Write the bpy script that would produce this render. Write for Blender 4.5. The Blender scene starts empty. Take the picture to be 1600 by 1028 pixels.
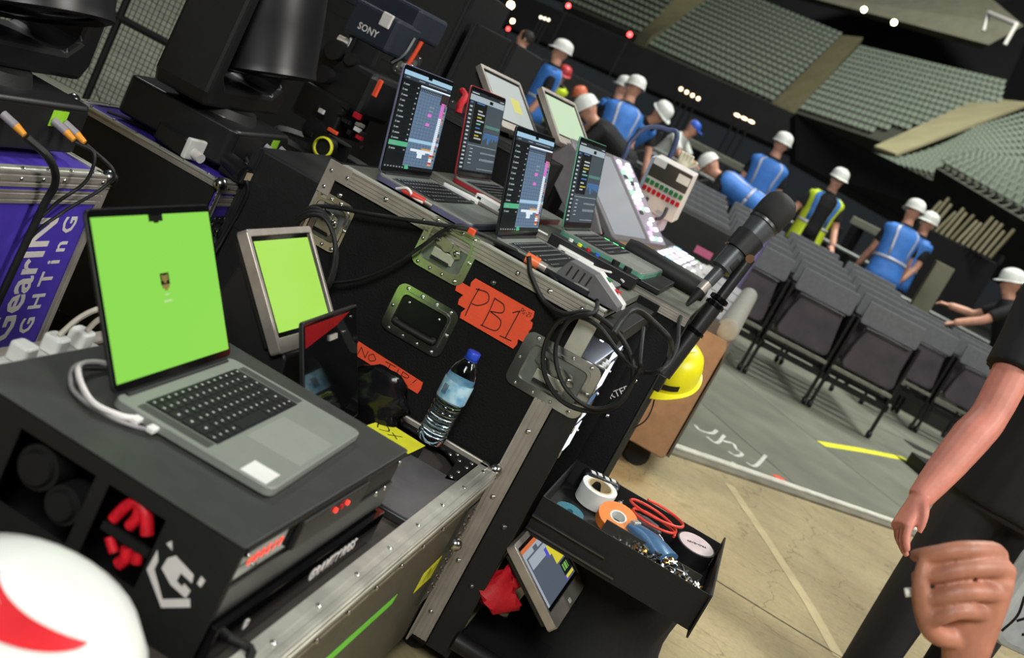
import bpy, bmesh, math, random
from mathutils import Vector as V, Matrix, Euler
random.seed(7)
S = bpy.context.scene
COL = S.collection
R = math.radians

# ---------------------------------------------------------------- camera
CAM = V((0.0, 0.0, 1.30)); FPX = 1787.0
ROLL, PITCH, YAW = R(27.65), R(11.59), R(9.81)
def cam_axes():
    f = V((0, math.cos(PITCH), -math.sin(PITCH))); r = V((1, 0, 0)); u = r.cross(f)
    c, s = math.cos(ROLL), math.sin(ROLL)
    m = Matrix.Rotation(YAW, 3, 'Z')
    return m @ (c*r + s*u), m @ (-s*r + c*u), m @ f
IR, IU, FW = cam_axes()
cd = bpy.data.cameras.new('camera'); cam = bpy.data.objects.new('camera', cd); COL.objects.link(cam)
cd.sensor_width = 36.0; cd.sensor_fit = 'HORIZONTAL'; cd.lens = FPX/1600*36.0
cd.clip_start = 0.05; cd.clip_end = 400
cam.matrix_world = Matrix(((IR.x, IU.x, -FW.x, CAM.x), (IR.y, IU.y, -FW.y, CAM.y), (IR.z, IU.z, -FW.z, CAM.z), (0, 0, 0, 1)))
cd.dof.use_dof = True; cd.dof.focus_distance = 2.75; cd.dof.aperture_fstop = 4.5
S.camera = cam

# ---------------------------------------------------------------- world, lights, exposure
w = bpy.data.worlds.new('world'); S.world = w; w.use_nodes = True
w.node_tree.nodes['Background'].inputs[0].default_value = (0.80, 0.92, 1.0, 1)
w.node_tree.nodes['Background'].inputs[1].default_value = 0.022
S.view_settings.view_transform = 'Standard'; S.view_settings.look = 'None'
S.view_settings.exposure = 0.0; S.view_settings.gamma = 1.0; S.view_settings.use_curve_mapping = False
def area(name, loc, target, size, power, col=(1, 1, 1), sy=None):
    l = bpy.data.lights.new(name, 'AREA'); l.energy = power; l.color = col; l.size = size
    if sy: l.shape = 'RECTANGLE'; l.size_y = sy
    o = bpy.data.objects.new(name, l); COL.objects.link(o); o.location = loc
    o.rotation_euler = (V(target) - V(loc)).to_track_quat('-Z', 'Y').to_euler()
    return o
area('house_light_front', (7.0, 1.0, 7.0), (-0.5, 2.5, 0.5), 2.4, 700, (1, 0.98, 0.92))
area('house_light_back', (0.5, -5.5, 6.5), (-0.4, 2.5, 0.7), 2.5, 620, (0.96, 1.0, 0.95))
area('house_light_floor', (3.5, 11.0, 11.0), (0.8, 8.0, 0), 3.0, 950, (0.97, 1.0, 0.93))
area('house_light_stage', (-7.0, 7.0, 9.0), (-2.0, 6.0, 1.0), 2.0, 300, (0.97, 1.0, 0.95))
area('bowl_light', (2, 22, 34), (18, 60, 11), 9, 42000, (0.95, 1.0, 0.90))

# ---------------------------------------------------------------- helpers
def ray(x, y): return FW + IR*((x-800)/FPX) - IU*((y-514)/FPX)
def onz(x, y, z): d = ray(x, y); return CAM + d*((z-CAM.z)/d.z)
def ony(x, y, Y): d = ray(x, y); return CAM + d*(Y/d.y)
def onx(x, y, X): d = ray(x, y); return CAM + d*(X/d.x)
def onc(x, y, zc): return CAM + ray(x, y)*zc

def lin(c):
    c = c/255.0
    return c/12.92 if c <= 0.04045 else ((c+0.055)/1.055)**2.4
MATS = {}
def mat(name, rgb, rough=0.5, metal=0.0, var=0.12, scale=30.0, bump=0.0, emit=0.0, trans=0.0, spec=0.5, ior=1.45, bscale=None, coat=0.0):
    if name in MATS: return MATS[name]
    m = bpy.data.materials.new(name); m.use_nodes = True; nt = m.node_tree; n = nt.nodes; b = n['Principled BSDF']
    c = tuple(lin(v) for v in rgb)
    b.inputs['Roughness'].default_value = rough; b.inputs['Metallic'].default_value = metal
    b.inputs['Specular IOR Level'].default_value = spec; b.inputs['IOR'].default_value = ior
    b.inputs['Transmission Weight'].default_value = trans; b.inputs['Coat Weight'].default_value = coat
    tc = n.new('ShaderNodeTexCoord')
    no = n.new('ShaderNodeTexNoise'); no.inputs['Scale'].default_value = scale; no.inputs['Detail'].default_value = 4
    nt.links.new(tc.outputs['Object'], no.inputs['Vector'])
    cr = n.new('ShaderNodeValToRGB'); e = cr.color_ramp.elements
    e[0].position = 0.3; e[1].position = 0.7
    e[0].color = (c[0]*(1-var), c[1]*(1-var), c[2]*(1-var), 1)
    e[1].color = (min(1, c[0]*(1+var)), min(1, c[1]*(1+var)), min(1, c[2]*(1+var)), 1)
    nt.links.new(no.outputs['Fac'], cr.inputs['Fac'])
    if emit > 0: b.inputs['Base Color'].default_value = (0.004, 0.004, 0.004, 1)
    else: nt.links.new(cr.outputs['Color'], b.inputs['Base Color'])
    if emit > 0:
        b.inputs['Emission Color'].default_value = (c[0], c[1], c[2], 1); b.inputs['Emission Strength'].default_value = emit
    if bump > 0:
        bn = n.new('ShaderNodeTexNoise'); bn.inputs['Scale'].default_value = bscale or scale*6; bn.inputs['Detail'].default_value = 3
        nt.links.new(tc.outputs['Object'], bn.inputs['Vector'])
        bp = n.new('ShaderNodeBump'); bp.inputs['Strength'].default_value = bump; bp.inputs['Distance'].default_value = 0.002
        nt.links.new(bn.outputs['Fac'], bp.inputs['Height']); nt.links.new(bp.outputs['Normal'], b.inputs['Normal'])
    MATS[name] = m
    return m

def ident(): return Matrix.Identity(4)
def T(x, y=None, z=None): return Matrix.Translation(V((x, y, z)) if y is not None else V(x))
def RX(a): return Matrix.Rotation(a, 4, 'X')
def RY(a): return Matrix.Rotation(a, 4, 'Y')
def RZ(a): return Matrix.Rotation(a, 4, 'Z')
def basis(o, x, y, z):
    return Matrix(((x[0], y[0], z[0], o[0]), (x[1], y[1], z[1], o[1]), (x[2], y[2], z[2], o[2]), (0, 0, 0, 1)))

def catmull(pts, n=6):
    P = [V(p) for p in pts]
    if len(P) < 3: return P
    Q = [P[0]*2-P[1]] + P + [P[-1]*2-P[-2]]; out = []
    for i in range(1, len(Q)-2):
        a, b, c, d = Q[i-1], Q[i], Q[i+1], Q[i+2]
        for k in range(n):
            t = k/n
            out.append(0.5*((2*b) + (c-a)*t + (2*a-5*b+4*c-d)*t*t + (3*b-a-3*c+d)*t**3))
    out.append(P[-1]); return out

def rrect(w, h, r, n=4):
    pts = []
    for cx, cy, a0 in ((w/2-r, h/2-r, 0), (-w/2+r, h/2-r, 90), (-w/2+r, -h/2+r, 180), (w/2-r, -h/2+r, 270)):
        for k in range(n+1):
            a = R(a0 + 90*k/n); pts.append((cx+r*math.cos(a), cy+r*math.sin(a)))
    return pts

class MB:
    def __init__(s, M=None): s.v = []; s.f = []; s.mi = []; s.cur = 0; s.M = M
    def slot(s, i): s.cur = i; return s
    def add(s, vs, fs, M=None):
        o = len(s.v)
        for p in vs:
            p = V(p)
            if M is not None: p = M @ p
            if s.M is not None: p = s.M @ p
            s.v.append(tuple(p))
        for f in fs: s.f.append(tuple(i+o for i in f)); s.mi.append(s.cur)
        return s
    def box(s, c, d, M=None):
        x, y, z = (k/2 for k in d); cx, cy, cz = c
        vs = [(cx+a*x, cy+b*y, cz+e*z) for e in (-1, 1) for a, b in ((-1, -1), (1, -1), (1, 1), (-1, 1))]
        return s.add(vs, [(3, 2, 1, 0), (4, 5, 6, 7), (0, 1, 5, 4), (1, 2, 6, 5), (2, 3, 7, 6), (3, 0, 4, 7)], M)
    def bx(s, x0, x1, y0, y1, z0, z1, M=None):
        return s.box(((x0+x1)/2, (y0+y1)/2, (z0+z1)/2), (abs(x1-x0), abs(y1-y0), abs(z1-z0)), M)
    def prism(s, poly, z0, z1, M=None, cap=True):
        n = len(poly); vs = [(p[0], p[1], z0) for p in poly] + [(p[0], p[1], z1) for p in poly]
        fs = [(i, (i+1) % n, n+(i+1) % n, n+i) for i in range(n)]
        if cap: fs += [tuple(range(n-1, -1, -1)), tuple(range(n, 2*n))]
        return s.add(vs, fs, M)
    def ringprism(s, outer, inner, z0, z1, M=None):
        n = len(outer)
        vs = [(p[0], p[1], z) for z in (z0, z1) for ring in (outer, inner) for p in ring]
        fs = []
        for i in range(n):
            j = (i+1) % n
            fs += [(i, j, 2*n+j, 2*n+i), (n+j, n+i, 3*n+i, 3*n+j), (2*n+i, 2*n+j, 3*n+j, 3*n+i), (j, i, n+i, n+j)]
        return s.add(vs, fs, M)
    def lathe(s, prof, n=20, M=None, a0=0, a1=360):
        full = abs(a1-a0) >= 360; k = n if full else n+1; vs = []; fs = []
        for i in range(k):
            a = R(a0+(a1-a0)*i/n)
            for r, z in prof: vs.append((r*math.cos(a), r*math.sin(a), z))
        m = len(prof)
        for i in range(n):
            j = (i+1) % k if full else i+1
            for q in range(m-1): fs.append((i*m+q, j*m+q, j*m+q+1, i*m+q+1))
        return s.add(vs, fs, M)
    def cyl(s, p0, p1, r0, r1=None, n=12, M=None):
        p0, p1 = V(p0), V(p1); r1 = r0 if r1 is None else r1
        d = p1-p0; q = d.to_track_quat('Z', 'Y').to_matrix().to_4x4(); L = d.length
        m = T(p0) @ q
        if M is not None: m = M @ m
        return s.lathe([(0, 0), (r0, 0), (r1, L), (0, L)], n, m)
    def sphere(s, c, r, n=12, sc=(1, 1, 1), M=None):
        prof = [(r*math.sin(math.pi*k/(n//2)), -r*math.cos(math.pi*k/(n//2))) for k in range(n//2+1)]
        m = T(V(c)) @ Matrix.Diagonal((sc[0], sc[1], sc[2], 1))
        if M is not None: m = M @ m
        return s.lathe(prof, n, m)
    def tube(s, path, r, n=8, M=None, cap=True):
        P = [V(p) for p in path]; m = len(P); vs = []; fs = []
        rs = r if isinstance(r, (list, tuple)) else [r]*m
        up = None
        for i in range(m):
            t = (P[min(i+1, m-1)]-P[max(i-1, 0)])
            if t.length < 1e-9: t = V((0, 0, 1))
            t.normalize()
            if up is None: up = t.orthogonal().normalized()
            else:
                up = up - t*up.dot(t)
                if up.length < 1e-6: up = t.orthogonal()
                up.normalize()
            b = t.cross(up)
            for k in range(n):
                a = 2*math.pi*k/n; vs.append(P[i]+(up*math.cos(a)+b*math.sin(a))*rs[i])
        for i in range(m-1):
            for k in range(n):
                k2 = (k+1) % n; fs.append((i*n+k, i*n+k2, (i+1)*n+k2, (i+1)*n+k))
        if cap: fs += [tuple(range(n-1, -1, -1)), tuple((m-1)*n+k for k in range(n))]
        return s.add(vs, fs, M)
    def loft(s, rings, M=None, cap=True):
        n = len(rings[0]); vs = [p for r in rings for p in r]; fs = []
        for i in range(len(rings)-1):
            for k in range(n):
                k2 = (k+1) % n; fs.append((i*n+k, i*n+k2, (i+1)*n+k2, (i+1)*n+k))
        if cap: fs += [tuple(range(n-1, -1, -1)), tuple((len(rings)-1)*n+k for k in range(n))]
        return s.add(vs, fs, M)
    def quad(s, a, b, c, d, M=None): return s.add([a, b, c, d], [(0, 1, 2, 3)], M)
    def ribbon(s, pts, w, nrm, M=None):
        nrm = V(nrm); P = [V(p) for p in pts]; vs = []; fs = []
        for i, p in enumerate(P):
            t = (P[min(i+1, len(P)-1)]-P[max(i-1, 0)]).normalized(); b = t.cross(nrm).normalized()*(w/2)
            vs += [p-b, p+b]
        for i in range(len(P)-1): fs.append((2*i, 2*i+1, 2*i+3, 2*i+2))
        return s.add(vs, fs, M)
    def build(s, name, mats, parent=None, smooth=False, bevel=0.0, kind=None, seg=2, auto=None):
        me = bpy.data.meshes.new(name); me.from_pydata(s.v, [], s.f)
        ml = mats if isinstance(mats, (list, tuple)) else [mats]
        for m in ml: me.materials.append(m)
        if len(ml) > 1: me.polygons.foreach_set('material_index', s.mi)
        bm = bmesh.new(); bm.from_mesh(me); bmesh.ops.remove_doubles(bm, verts=bm.verts, dist=1e-6)
        bmesh.ops.recalc_face_normals(bm, faces=bm.faces); bm.to_mesh(me); bm.free()
        if smooth:
            me.polygons.foreach_set('use_smooth', [True]*len(me.polygons))
            if hasattr(me, 'set_sharp_from_angle'): me.set_sharp_from_angle(angle=R(smooth if smooth is not True else 45))
        o = bpy.data.objects.new(name, me); COL.objects.link(o)
        if parent is not None: o.parent = parent
        if bevel:
            b = o.modifiers.new('bevel', 'BEVEL'); b.width = bevel; b.segments = seg; b.limit_method = 'ANGLE'; b.angle_limit = R(40)
        if kind: o['kind'] = kind
        return o

def tag(o, label=None, cat=None, group=None, kind=None):
    if label: o['label'] = label
    if cat: o['category'] = cat
    if group: o['group'] = group
    if kind: o['kind'] = kind
    return o
def thing(name, label, cat, loc=(0, 0, 0), rotz=0.0, group=None):
    o = bpy.data.objects.new(name, None); COL.objects.link(o); o.location = loc; o.rotation_euler = (0, 0, rotz)
    o.empty_display_size = 0.05
    return tag(o, label, cat, group)
def link_copy(o, parent):
    c = o.copy(); COL.objects.link(c); c.parent = parent; return c
def copy_tree(o, parent=None):
    c = link_copy(o, parent)
    for ch in list(o.children): copy_tree(ch, c)
    return c
def inst(name, me, parent, M):
    o = bpy.data.objects.new(name, me); COL.objects.link(o); o.parent = parent; o.matrix_local = M; return o
def mesh_only(mb, name, m, smooth=False):
    o = mb.build(name, m, None, smooth); me = o.data; bpy.data.objects.remove(o); return me

def text_mesh(txt, size, depth=0.0004, bold=0.0):
    c = bpy.data.curves.new('t', 'FONT'); c.body = txt; c.size = size; c.extrude = depth; c.align_x = 'CENTER'; c.align_y = 'CENTER'
    c.offset = bold; c.resolution_u = 2
    o = bpy.data.objects.new('t', c); COL.objects.link(o)
    dg = bpy.context.evaluated_depsgraph_get(); dg.update()
    me = bpy.data.meshes.new_from_object(o.evaluated_get(dg))
    bpy.data.objects.remove(o); bpy.data.curves.remove(c)
    return me
def text(name, txt, size, m, parent, M, bold=0.0, depth=0.0004):
    me = text_mesh(txt, size, depth, bold); me.materials.clear(); me.materials.append(m)
    o = bpy.data.objects.new(name, me); COL.objects.link(o)
    if parent is not None: o.parent = parent
    o.matrix_local = M
    return o
def cable(name, label, pts, r, m, group=None, n=8, parent=None, res=7, cat='cable'):
    o = MB().tube(catmull(pts, res), r, n).build(name, m, parent, True)
    if parent is None: tag(o, label, cat, group)
    return o

# ---------------------------------------------------------------- materials
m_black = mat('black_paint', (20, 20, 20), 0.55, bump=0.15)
m_blackgloss = mat('black_gloss', (10, 10, 11), 0.12)
m_blackplastic = mat('black_plastic', (24, 24, 25), 0.42, bump=0.08)
m_rubber = mat('black_rubber', (16, 16, 16), 0.6)
m_alu = mat('brushed_aluminium', (198, 196, 186), 0.36, 0.55, var=0.18, scale=14)
m_aludull = mat('dull_aluminium', (166, 158, 150), 0.42, 0.5, var=0.15, scale=18)
m_chrome = mat('zinc_plate', (190, 192, 190), 0.22, 1.0, var=0.1)
m_steel = mat('dark_steel', (95, 97, 98), 0.35, 0.9)
m_rivet = mat('rivet_metal', (200, 200, 196), 0.25, 1.0, var=0.05)
m_boxblack = mat('powder_coat_black', (50, 51, 48), 0.5, bump=0.25, bscale=420)
m_hexply = mat('black_hex_ply', (15, 15, 15), 0.75, bump=0.6, scale=40, bscale=220, spec=0.25)
m_panelgrey = mat('grey_laminate', (78, 74, 62), 0.5, bump=0.1)
m_purple = mat('purple_laminate', (74, 56, 168), 0.42, bump=0.1, var=0.06)
m_white = mat('white_plastic', (225, 224, 220), 0.35, var=0.04)
m_offwhite = mat('white_label', (215, 208, 205), 0.6, var=0.05)
m_space = mat('space_grey_alloy', (134, 137, 131), 0.42, 0.15, var=0.04)
m_spacedk = mat('track_pad', (146, 149, 143), 0.38, 0.12, var=0.03)
m_key = mat('key_black', (22, 23, 24), 0.45, var=0.05)
m_keylegend = mat('key_legend', (205, 205, 205), 0.5, var=0.02)
m_orange = mat('orange_tape', (236, 82, 48), 0.6, bump=0.15, var=0.06)
m_yellow = mat('yellow_tape', (224, 222, 50), 0.6, var=0.06)
m_lime = mat('lime_tape', (110, 200, 60), 0.6, var=0.06)
m_ink = mat('black_ink', (30, 18, 16), 0.6)
m_red = mat('red_cloth', (190, 18, 34), 0.6, bump=0.3)
m_glassdk = mat('dark_glass', (8, 8, 10), 0.06, coat=0.5)
m_skin = mat('skin', (205, 150, 128), 0.5, var=0.08, scale=18, bump=0.1, bscale=160)
m_skin2 = mat('skin_ruddy', (206, 130, 114), 0.5, var=0.14, scale=14, bump=0.12, bscale=180)
# ================================================================ SETTING
def floor_mat():
    m = bpy.data.materials.new('concrete_floor'); m.use_nodes = True; nt = m.node_tree; n = nt.nodes; L = nt.links; b = n['Principled BSDF']
    tc = n.new('ShaderNodeTexCoord')
    a = n.new('ShaderNodeTexNoise'); a.inputs['Scale'].default_value = 1.6; a.inputs['Detail'].default_value = 9; a.inputs['Roughness'].default_value = 0.65
    L.new(tc.outputs['Object'], a.inputs['Vector'])
    r = n.new('ShaderNodeValToRGB'); r.color_ramp.elements[0].position = 0.32; r.color_ramp.elements[1].position = 0.68
    r.color_ramp.elements[0].color = (lin(138), lin(125), lin(94), 1); r.color_ramp.elements[1].color = (lin(172), lin(157), lin(120), 1)
    L.new(a.outputs['Fac'], r.inputs['Fac'])
    v = n.new('ShaderNodeTexVoronoi'); v.feature = 'DISTANCE_TO_EDGE'; v.inputs['Scale'].default_value = 2.6
    w2 = n.new('ShaderNodeTexNoise'); w2.inputs['Scale'].default_value = 5; w2.inputs['Detail'].default_value = 5
    mx = n.new('ShaderNodeMixRGB'); mx.inputs[0].default_value = 0.18
    L.new(tc.outputs['Object'], w2.inputs['Vector']); L.new(tc.outputs['Object'], mx.inputs[1]); L.new(w2.outputs['Color'], mx.inputs[2]); L.new(mx.outputs[0], v.inputs['Vector'])
    cr = n.new('ShaderNodeValToRGB'); cr.color_ramp.elements[0].position = 0.0; cr.color_ramp.elements[0].color = (0.35, 0.33, 0.3, 1); cr.color_ramp.elements[1].position = 0.008; cr.color_ramp.elements[1].color = (1, 1, 1, 1)
    L.new(v.outputs['Distance'], cr.inputs['Fac'])
    s = n.new('ShaderNodeTexNoise'); s.inputs['Scale'].default_value = 9; s.inputs['Detail'].default_value = 8; L.new(tc.outputs['Object'], s.inputs['Vector'])
    sr = n.new('ShaderNodeValToRGB'); sr.color_ramp.elements[0].position = 0.30; sr.color_ramp.elements[0].color = (0.42, 0.4, 0.38, 1); sr.color_ramp.elements[1].position = 0.40; sr.color_ramp.elements[1].color = (1, 1, 1, 1)
    L.new(s.outputs['Fac'], sr.inputs['Fac'])
    m1 = n.new('ShaderNodeMixRGB'); m1.blend_type = 'MULTIPLY'; m1.inputs[0].default_value = 0.7; L.new(r.outputs[0], m1.inputs[1]); L.new(cr.outputs[0], m1.inputs[2])
    m2 = n.new('ShaderNodeMixRGB'); m2.blend_type = 'MULTIPLY'; m2.inputs[0].default_value = 0.35; L.new(m1.outputs[0], m2.inputs[1]); L.new(sr.outputs[0], m2.inputs[2])
    sp = n.new('ShaderNodeTexNoise'); sp.inputs['Scale'].default_value = 55; sp.inputs['Detail'].default_value = 6; sp.inputs['Roughness'].default_value = .7; L.new(tc.outputs['Object'], sp.inputs['Vector'])
    mp = n.new('ShaderNodeMapping'); mp.inputs['Scale'].default_value = (1.2, 14, 1); mp.inputs['Rotation'].default_value = (0, 0, .25); L.new(tc.outputs['Object'], mp.inputs['Vector'])
    sc_ = n.new('ShaderNodeTexNoise'); sc_.inputs['Scale'].default_value = 3.2; sc_.inputs['Detail'].default_value = 7; L.new(mp.outputs[0], sc_.inputs['Vector'])
    rs = n.new('ShaderNodeValToRGB'); rs.color_ramp.elements[0].position = .25; rs.color_ramp.elements[0].color = (.62, .6, .57, 1); rs.color_ramp.elements[1].position = .62; rs.color_ramp.elements[1].color = (1.12, 1.12, 1.1, 1); L.new(sp.outputs['Fac'], rs.inputs['Fac'])
    rc = n.new('ShaderNodeValToRGB'); rc.color_ramp.elements[0].position = .30; rc.color_ramp.elements[0].color = (.6, .57, .52, 1); rc.color_ramp.elements[1].position = .42; rc.color_ramp.elements[1].color = (1, 1, 1, 1); L.new(sc_.outputs['Fac'], rc.inputs['Fac'])
    m3_ = n.new('ShaderNodeMixRGB'); m3_.blend_type = 'MULTIPLY'; m3_.inputs[0].default_value = .55; L.new(m2.outputs[0], m3_.inputs[1]); L.new(rs.outputs[0], m3_.inputs[2])
    m4_ = n.new('ShaderNodeMixRGB'); m4_.blend_type = 'MULTIPLY'; m4_.inputs[0].default_value = .6; L.new(m3_.outputs[0], m4_.inputs[1]); L.new(rc.outputs[0], m4_.inputs[2])
    L.new(m4_.outputs[0], b.inputs['Base Color']); b.inputs['Roughness'].default_value = 0.75
    bp = n.new('ShaderNodeBump'); bp.inputs['Strength'].default_value = 0.2; bp.inputs['Distance'].default_value = 0.004; L.new(a.outputs['Fac'], bp.inputs['Height']); L.new(bp.outputs[0], b.inputs['Normal'])
    return m
m_concrete = floor_mat()
m_mat = mat('grey_floor_panel', (106, 107, 94), 0.7, var=0.2, scale=2.5, bump=0.25, bscale=60)
m_arena = mat('arena_floor_dark', (46, 46, 42), 0.8, var=0.25, scale=1.2)
m_kerb = mat('kerb_grey', (112, 106, 92), 0.7, var=0.25, scale=9)
m_kerbwhite = mat('kerb_white_strip', (205, 202, 190), 0.5, var=0.15, scale=20)
m_concwall = mat('concourse_concrete', (128, 124, 108), 0.8, var=0.12, scale=1.2)
m_aisle = mat('aisle_concrete', (132, 124, 96), 0.8, var=0.12, scale=0.8)
m_rowshade = mat('terrace_row_shade', (58, 58, 50), .85, var=.15, scale=1.0)  # concrete darkened: the shade between seat rows is put into this colour
m_darkwall = mat('dark_wall', (20, 21, 22), 0.8, var=0.3, scale=0.7)
m_seatgrey = mat('stadium_seat_grey', (132, 140, 128), 0.55, var=0.1, scale=3)

# world axes of the grey floor covering: its near edge runs along the kerb
K0 = onz(1050, 705, 0); K1 = onz(1460, 845, 0); KD = (K1-K0).normalized(); KN = V((-KD.y, KD.x, 0))
def kp(a, b, z=0.0): p = K0 + KD*a + KN*b; return V((p.x, p.y, z))
FLR = MB().quad((-60, -6, 0), (60, -6, 0), (60, 120, 0), (-60, 120, 0)).build('floor', m_concrete); FLR['kind'] = 'structure'
cov = bpy.data.objects.new('floor_covering', None); COL.objects.link(cov); cov['kind'] = 'structure'
cov.matrix_world = basis(K0, KD, KN, (0, 0, 1))
pan = mesh_only(MB().prism(rrect(1.192, 2.392, 0.01, 2), 0, 0.022), 'floor_panel', m_mat)
for i in range(-8, 9):
    for j in range(0, 7):
        inst('floor_panel', pan, cov, T(i*1.2+0.35, 1.2+0.09+j*2.4, 0.0))
k1 = MB().bx(-9, 9, -0.06, 0.085, 0, 0.012).build('trim_1', m_kerb); k1['kind'] = 'structure'; k1.matrix_world = cov.matrix_world
k2 = MB().bx(-9, 9, 0.02, 0.075, 0.0121, 0.026).build('trim_2', m_kerbwhite, bevel=0.004); k2['kind'] = 'structure'; k2.matrix_world = cov.matrix_world
# far arena floor
af = MB().bx(-60, 60, 16.5, 118, 0.001, 0.03).build('arena_floor', m_arena); af['kind'] = 'structure'

dk = MB().bx(-1.55, 9, 12.35, 30, .0, .25).build('stage_deck', m_arena); dk['kind'] = 'structure'
# marks on the floor
m_chalk = mat('white_chalk', (200, 200, 192), 0.9, var=0.3, scale=60)
def ground_strokes(name, label, cat, strokes, wdt, m, z=0.0232):
    b = MB()
    for s in strokes:
        pts = [onz(px, py, z) for px, py in s]
        b.ribbon(catmull(pts, 4) if len(pts) > 2 else pts, wdt, (0, 0, 1))
    return tag(b.build(name, m), label, cat)
ground_strokes('chalk_marking', 'white chalk scribble on the grey floor panels near the kerb', 'marking',
    [[(1086, 664), (1094, 672), (1112, 677), (1120, 672)], [(1104, 682), (1120, 692), (1132, 680)], [(1130, 689), (1146, 693), (1150, 701), (1160, 709), (1150, 712), (1138, 705)], [(1143, 721), (1158, 730)], [(1166, 722), (1180, 728), (1197, 711)]], 0.022, m_chalk)
tag(MB().ribbon([onz(1283, 693, .0235), onz(1350, 704, .0235), onz(1415, 717, .0235)], 0.075, (0, 0, 1)).build('floor_tape', m_yellow), 'strip of yellow tape stuck on the grey floor panels', 'tape')
tag(MB().ribbon([onz(1211, 745, .0235), onz(1224, 748, .0235)], 0.06, (0, 0, 1)).build('paint_mark', m_orange), 'small orange paint dab on the grey floor near the kerb', 'marking')
b = MB(); b.ribbon([onz(1104, 897, .0015), onz(1215, 966, .0015), onz(1330, 1036, .0015)], 0.008, (0, 0, 1))
sj = b.build('trim_3', mat('joint_sealant', (52, 48, 40), 0.8)); sj['kind'] = 'structure'
m_pale = mat('pale_patch', (176, 162, 126), 0.75, var=0.15, scale=6)
b = MB(); b.ribbon([onz(1140, 757, .0012), onz(1200, 845, .0012), onz(1265, 945, .0012), onz(1312, 1028, .0012)], 0.055, (0, 0, 1))
tag(b.build('floor_stripe', m_pale), 'pale straight stripe worn across the beige concrete floor', 'marking')

# ---------------------------------------------------------------- seating bowl
def patch(p00, p10, p11, p01):
    A, B, C_, D = p00, p10, p11, p01
    return lambda u, v: A*((1-u)*(1-v)) + B*(u*(1-v)) + C_*(u*v) + D*((1-u)*v)
SEATS = []
def terrace(name, pts, m, thick=0.6):
    f = patch(*pts); b = MB(); nn = (pts[1]-pts[0]).cross(pts[3]-pts[0]).normalized()
    if nn.z < 0: nn = -nn
    G = 10; vs = [f(i/G, j/G) for j in range(G+1) for i in range(G+1)]; K = len(vs); W_ = G+1
    vs += [p-nn*thick for p in vs[:K]]; fs = []
    for j in range(G):
        for i in range(G): a = j*W_+i; fs += [(a, a+1, a+W_+1, a+W_), (K+a+W_, K+a+W_+1, K+a+1, K+a)]
    for i in range(G):
        fs += [(i, K+i, K+i+1, i+1), (G*W_+i+1, K+G*W_+i+1, K+G*W_+i, G*W_+i), ((i+1)*W_, K+(i+1)*W_, K+i*W_, i*W_), (i*W_+G, K+i*W_+G, K+(i+1)*W_+G, (i+1)*W_+G)]
    b.add(vs, fs); o = b.build(name, m); o['kind'] = 'structure'; return f, nn
def stair(name, pts, m, n):
    # an aisle of n real steps between the seat blocks
    f = patch(*pts); b = MB()
    for k in range(n):
        v0, v1 = k/n, (k+1)/n
        a0, a1 = f(0, v0), f(1, v0); b0, b1 = f(0, v1), f(1, v1)
        zt = max(b0.z, b1.z)
        lo = [V((p.x, p.y, min(a0.z, a1.z)-0.3)) for p in (a0, a1, b1, b0)]; hi = [V((p.x, p.y, zt)) for p in (a0, a1, b1, b0)]
        b.add(lo+hi, [(4, 5, 6, 7), (0, 1, 5, 4), (1, 2, 6, 5), (2, 3, 7, 6), (3, 0, 4, 7)])
    o = b.build(name, m); o['kind'] = 'structure'; return o
BLK = [0]
ORD = lambda k: str(k)+('th' if 10 < k % 100 < 14 else {1: 'st', 2: 'nd', 3: 'rd'}.get(k % 10, 'th'))
def block(px, zc, nu, nv, keep=None, bname=''):
    pts = [onc(x, y, z) for (x, y), z in zip(px, zc)]
    f, nn = terrace('terrace', pts, m_rowshade)
    for j in range(nv):
        for i in range(nu):
            u, v = (i+0.5)/nu, (j+0.3)/nv
            if keep and not keep(u, v): continue
            p = f(u, v); du = (f(min(1, u+.01), v)-f(max(0, u-.01), v)); du.z = 0; du.normalize()
            wid = (f(1, v)-f(0, v)).length/nu
            up = V((0, 0, 1)); back = up.cross(du)
            if back.y < 0: back = -back
            SEATS.append(((p-CAM).dot(FW), p + nn*0.06, du, back, wid, 'grey arena seat, %s row up and %s from the left, %s' % (ORD(j+1), ORD(i+1), bname)))
block([(1243, 176), (1535, 275), (1565, 132), (1340, 76)], [58, 46, 54, 68], 31, 14, lambda u, v: v > (u-0.42)*1.02-0.02, 'block below the two lamps')
block([(1008, 74), (1203, 164), (1314, 57), (1130, -20)], [74, 62, 72, 86], 25, 16, None, 'block left of the lamps')
block([(880, 5), (996, 55), (1075, -12), (975, -60)], [86, 77, 88, 98], 15, 10, None, 'far top left block')
block([(1352, 254), (1605, 320), (1612, 176), (1428, 236)], [45, 36, 44, 52], 27, 12, lambda u, v: v > (u-0.5)*0.9-0.4, 'dim right block')
block([(1462, 262), (1612, 352), (1612, 275), (1520, 248)], [36, 30, 33, 38], 12, 5, None, 'lowest dim right block')
SEATS.sort(key=lambda s: s[0])
sm = MB(); sm.box((0, 0.10, 0.30), (0.66, 0.06, 0.20)); sm.box((0, 0.0, 0.19), (0.64, 0.14, 0.06)); sm.box((0, 0.05, 0.08), (0.12, 0.06, 0.18))
seatme = mesh_only(sm, 'arena_seat', m_seatgrey)
rest = MB()
for k, (d, p, du, back, wid, slab_) in enumerate(SEATS):
    M = basis(p, du*wid, back*1.0, V((0, 0, 1)))
    if k < 300:
        o = inst('arena_seat', seatme, None, M)
        tag(o, slab_, 'seat', 'grey arena seats in the near raked blocks')
    else:
        for bx_ in (((0, 0.10, 0.30), (0.66, 0.06, 0.20)), ((0, 0.0, 0.19), (0.64, 0.14, 0.06))): rest.box(*bx_, M)
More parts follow.
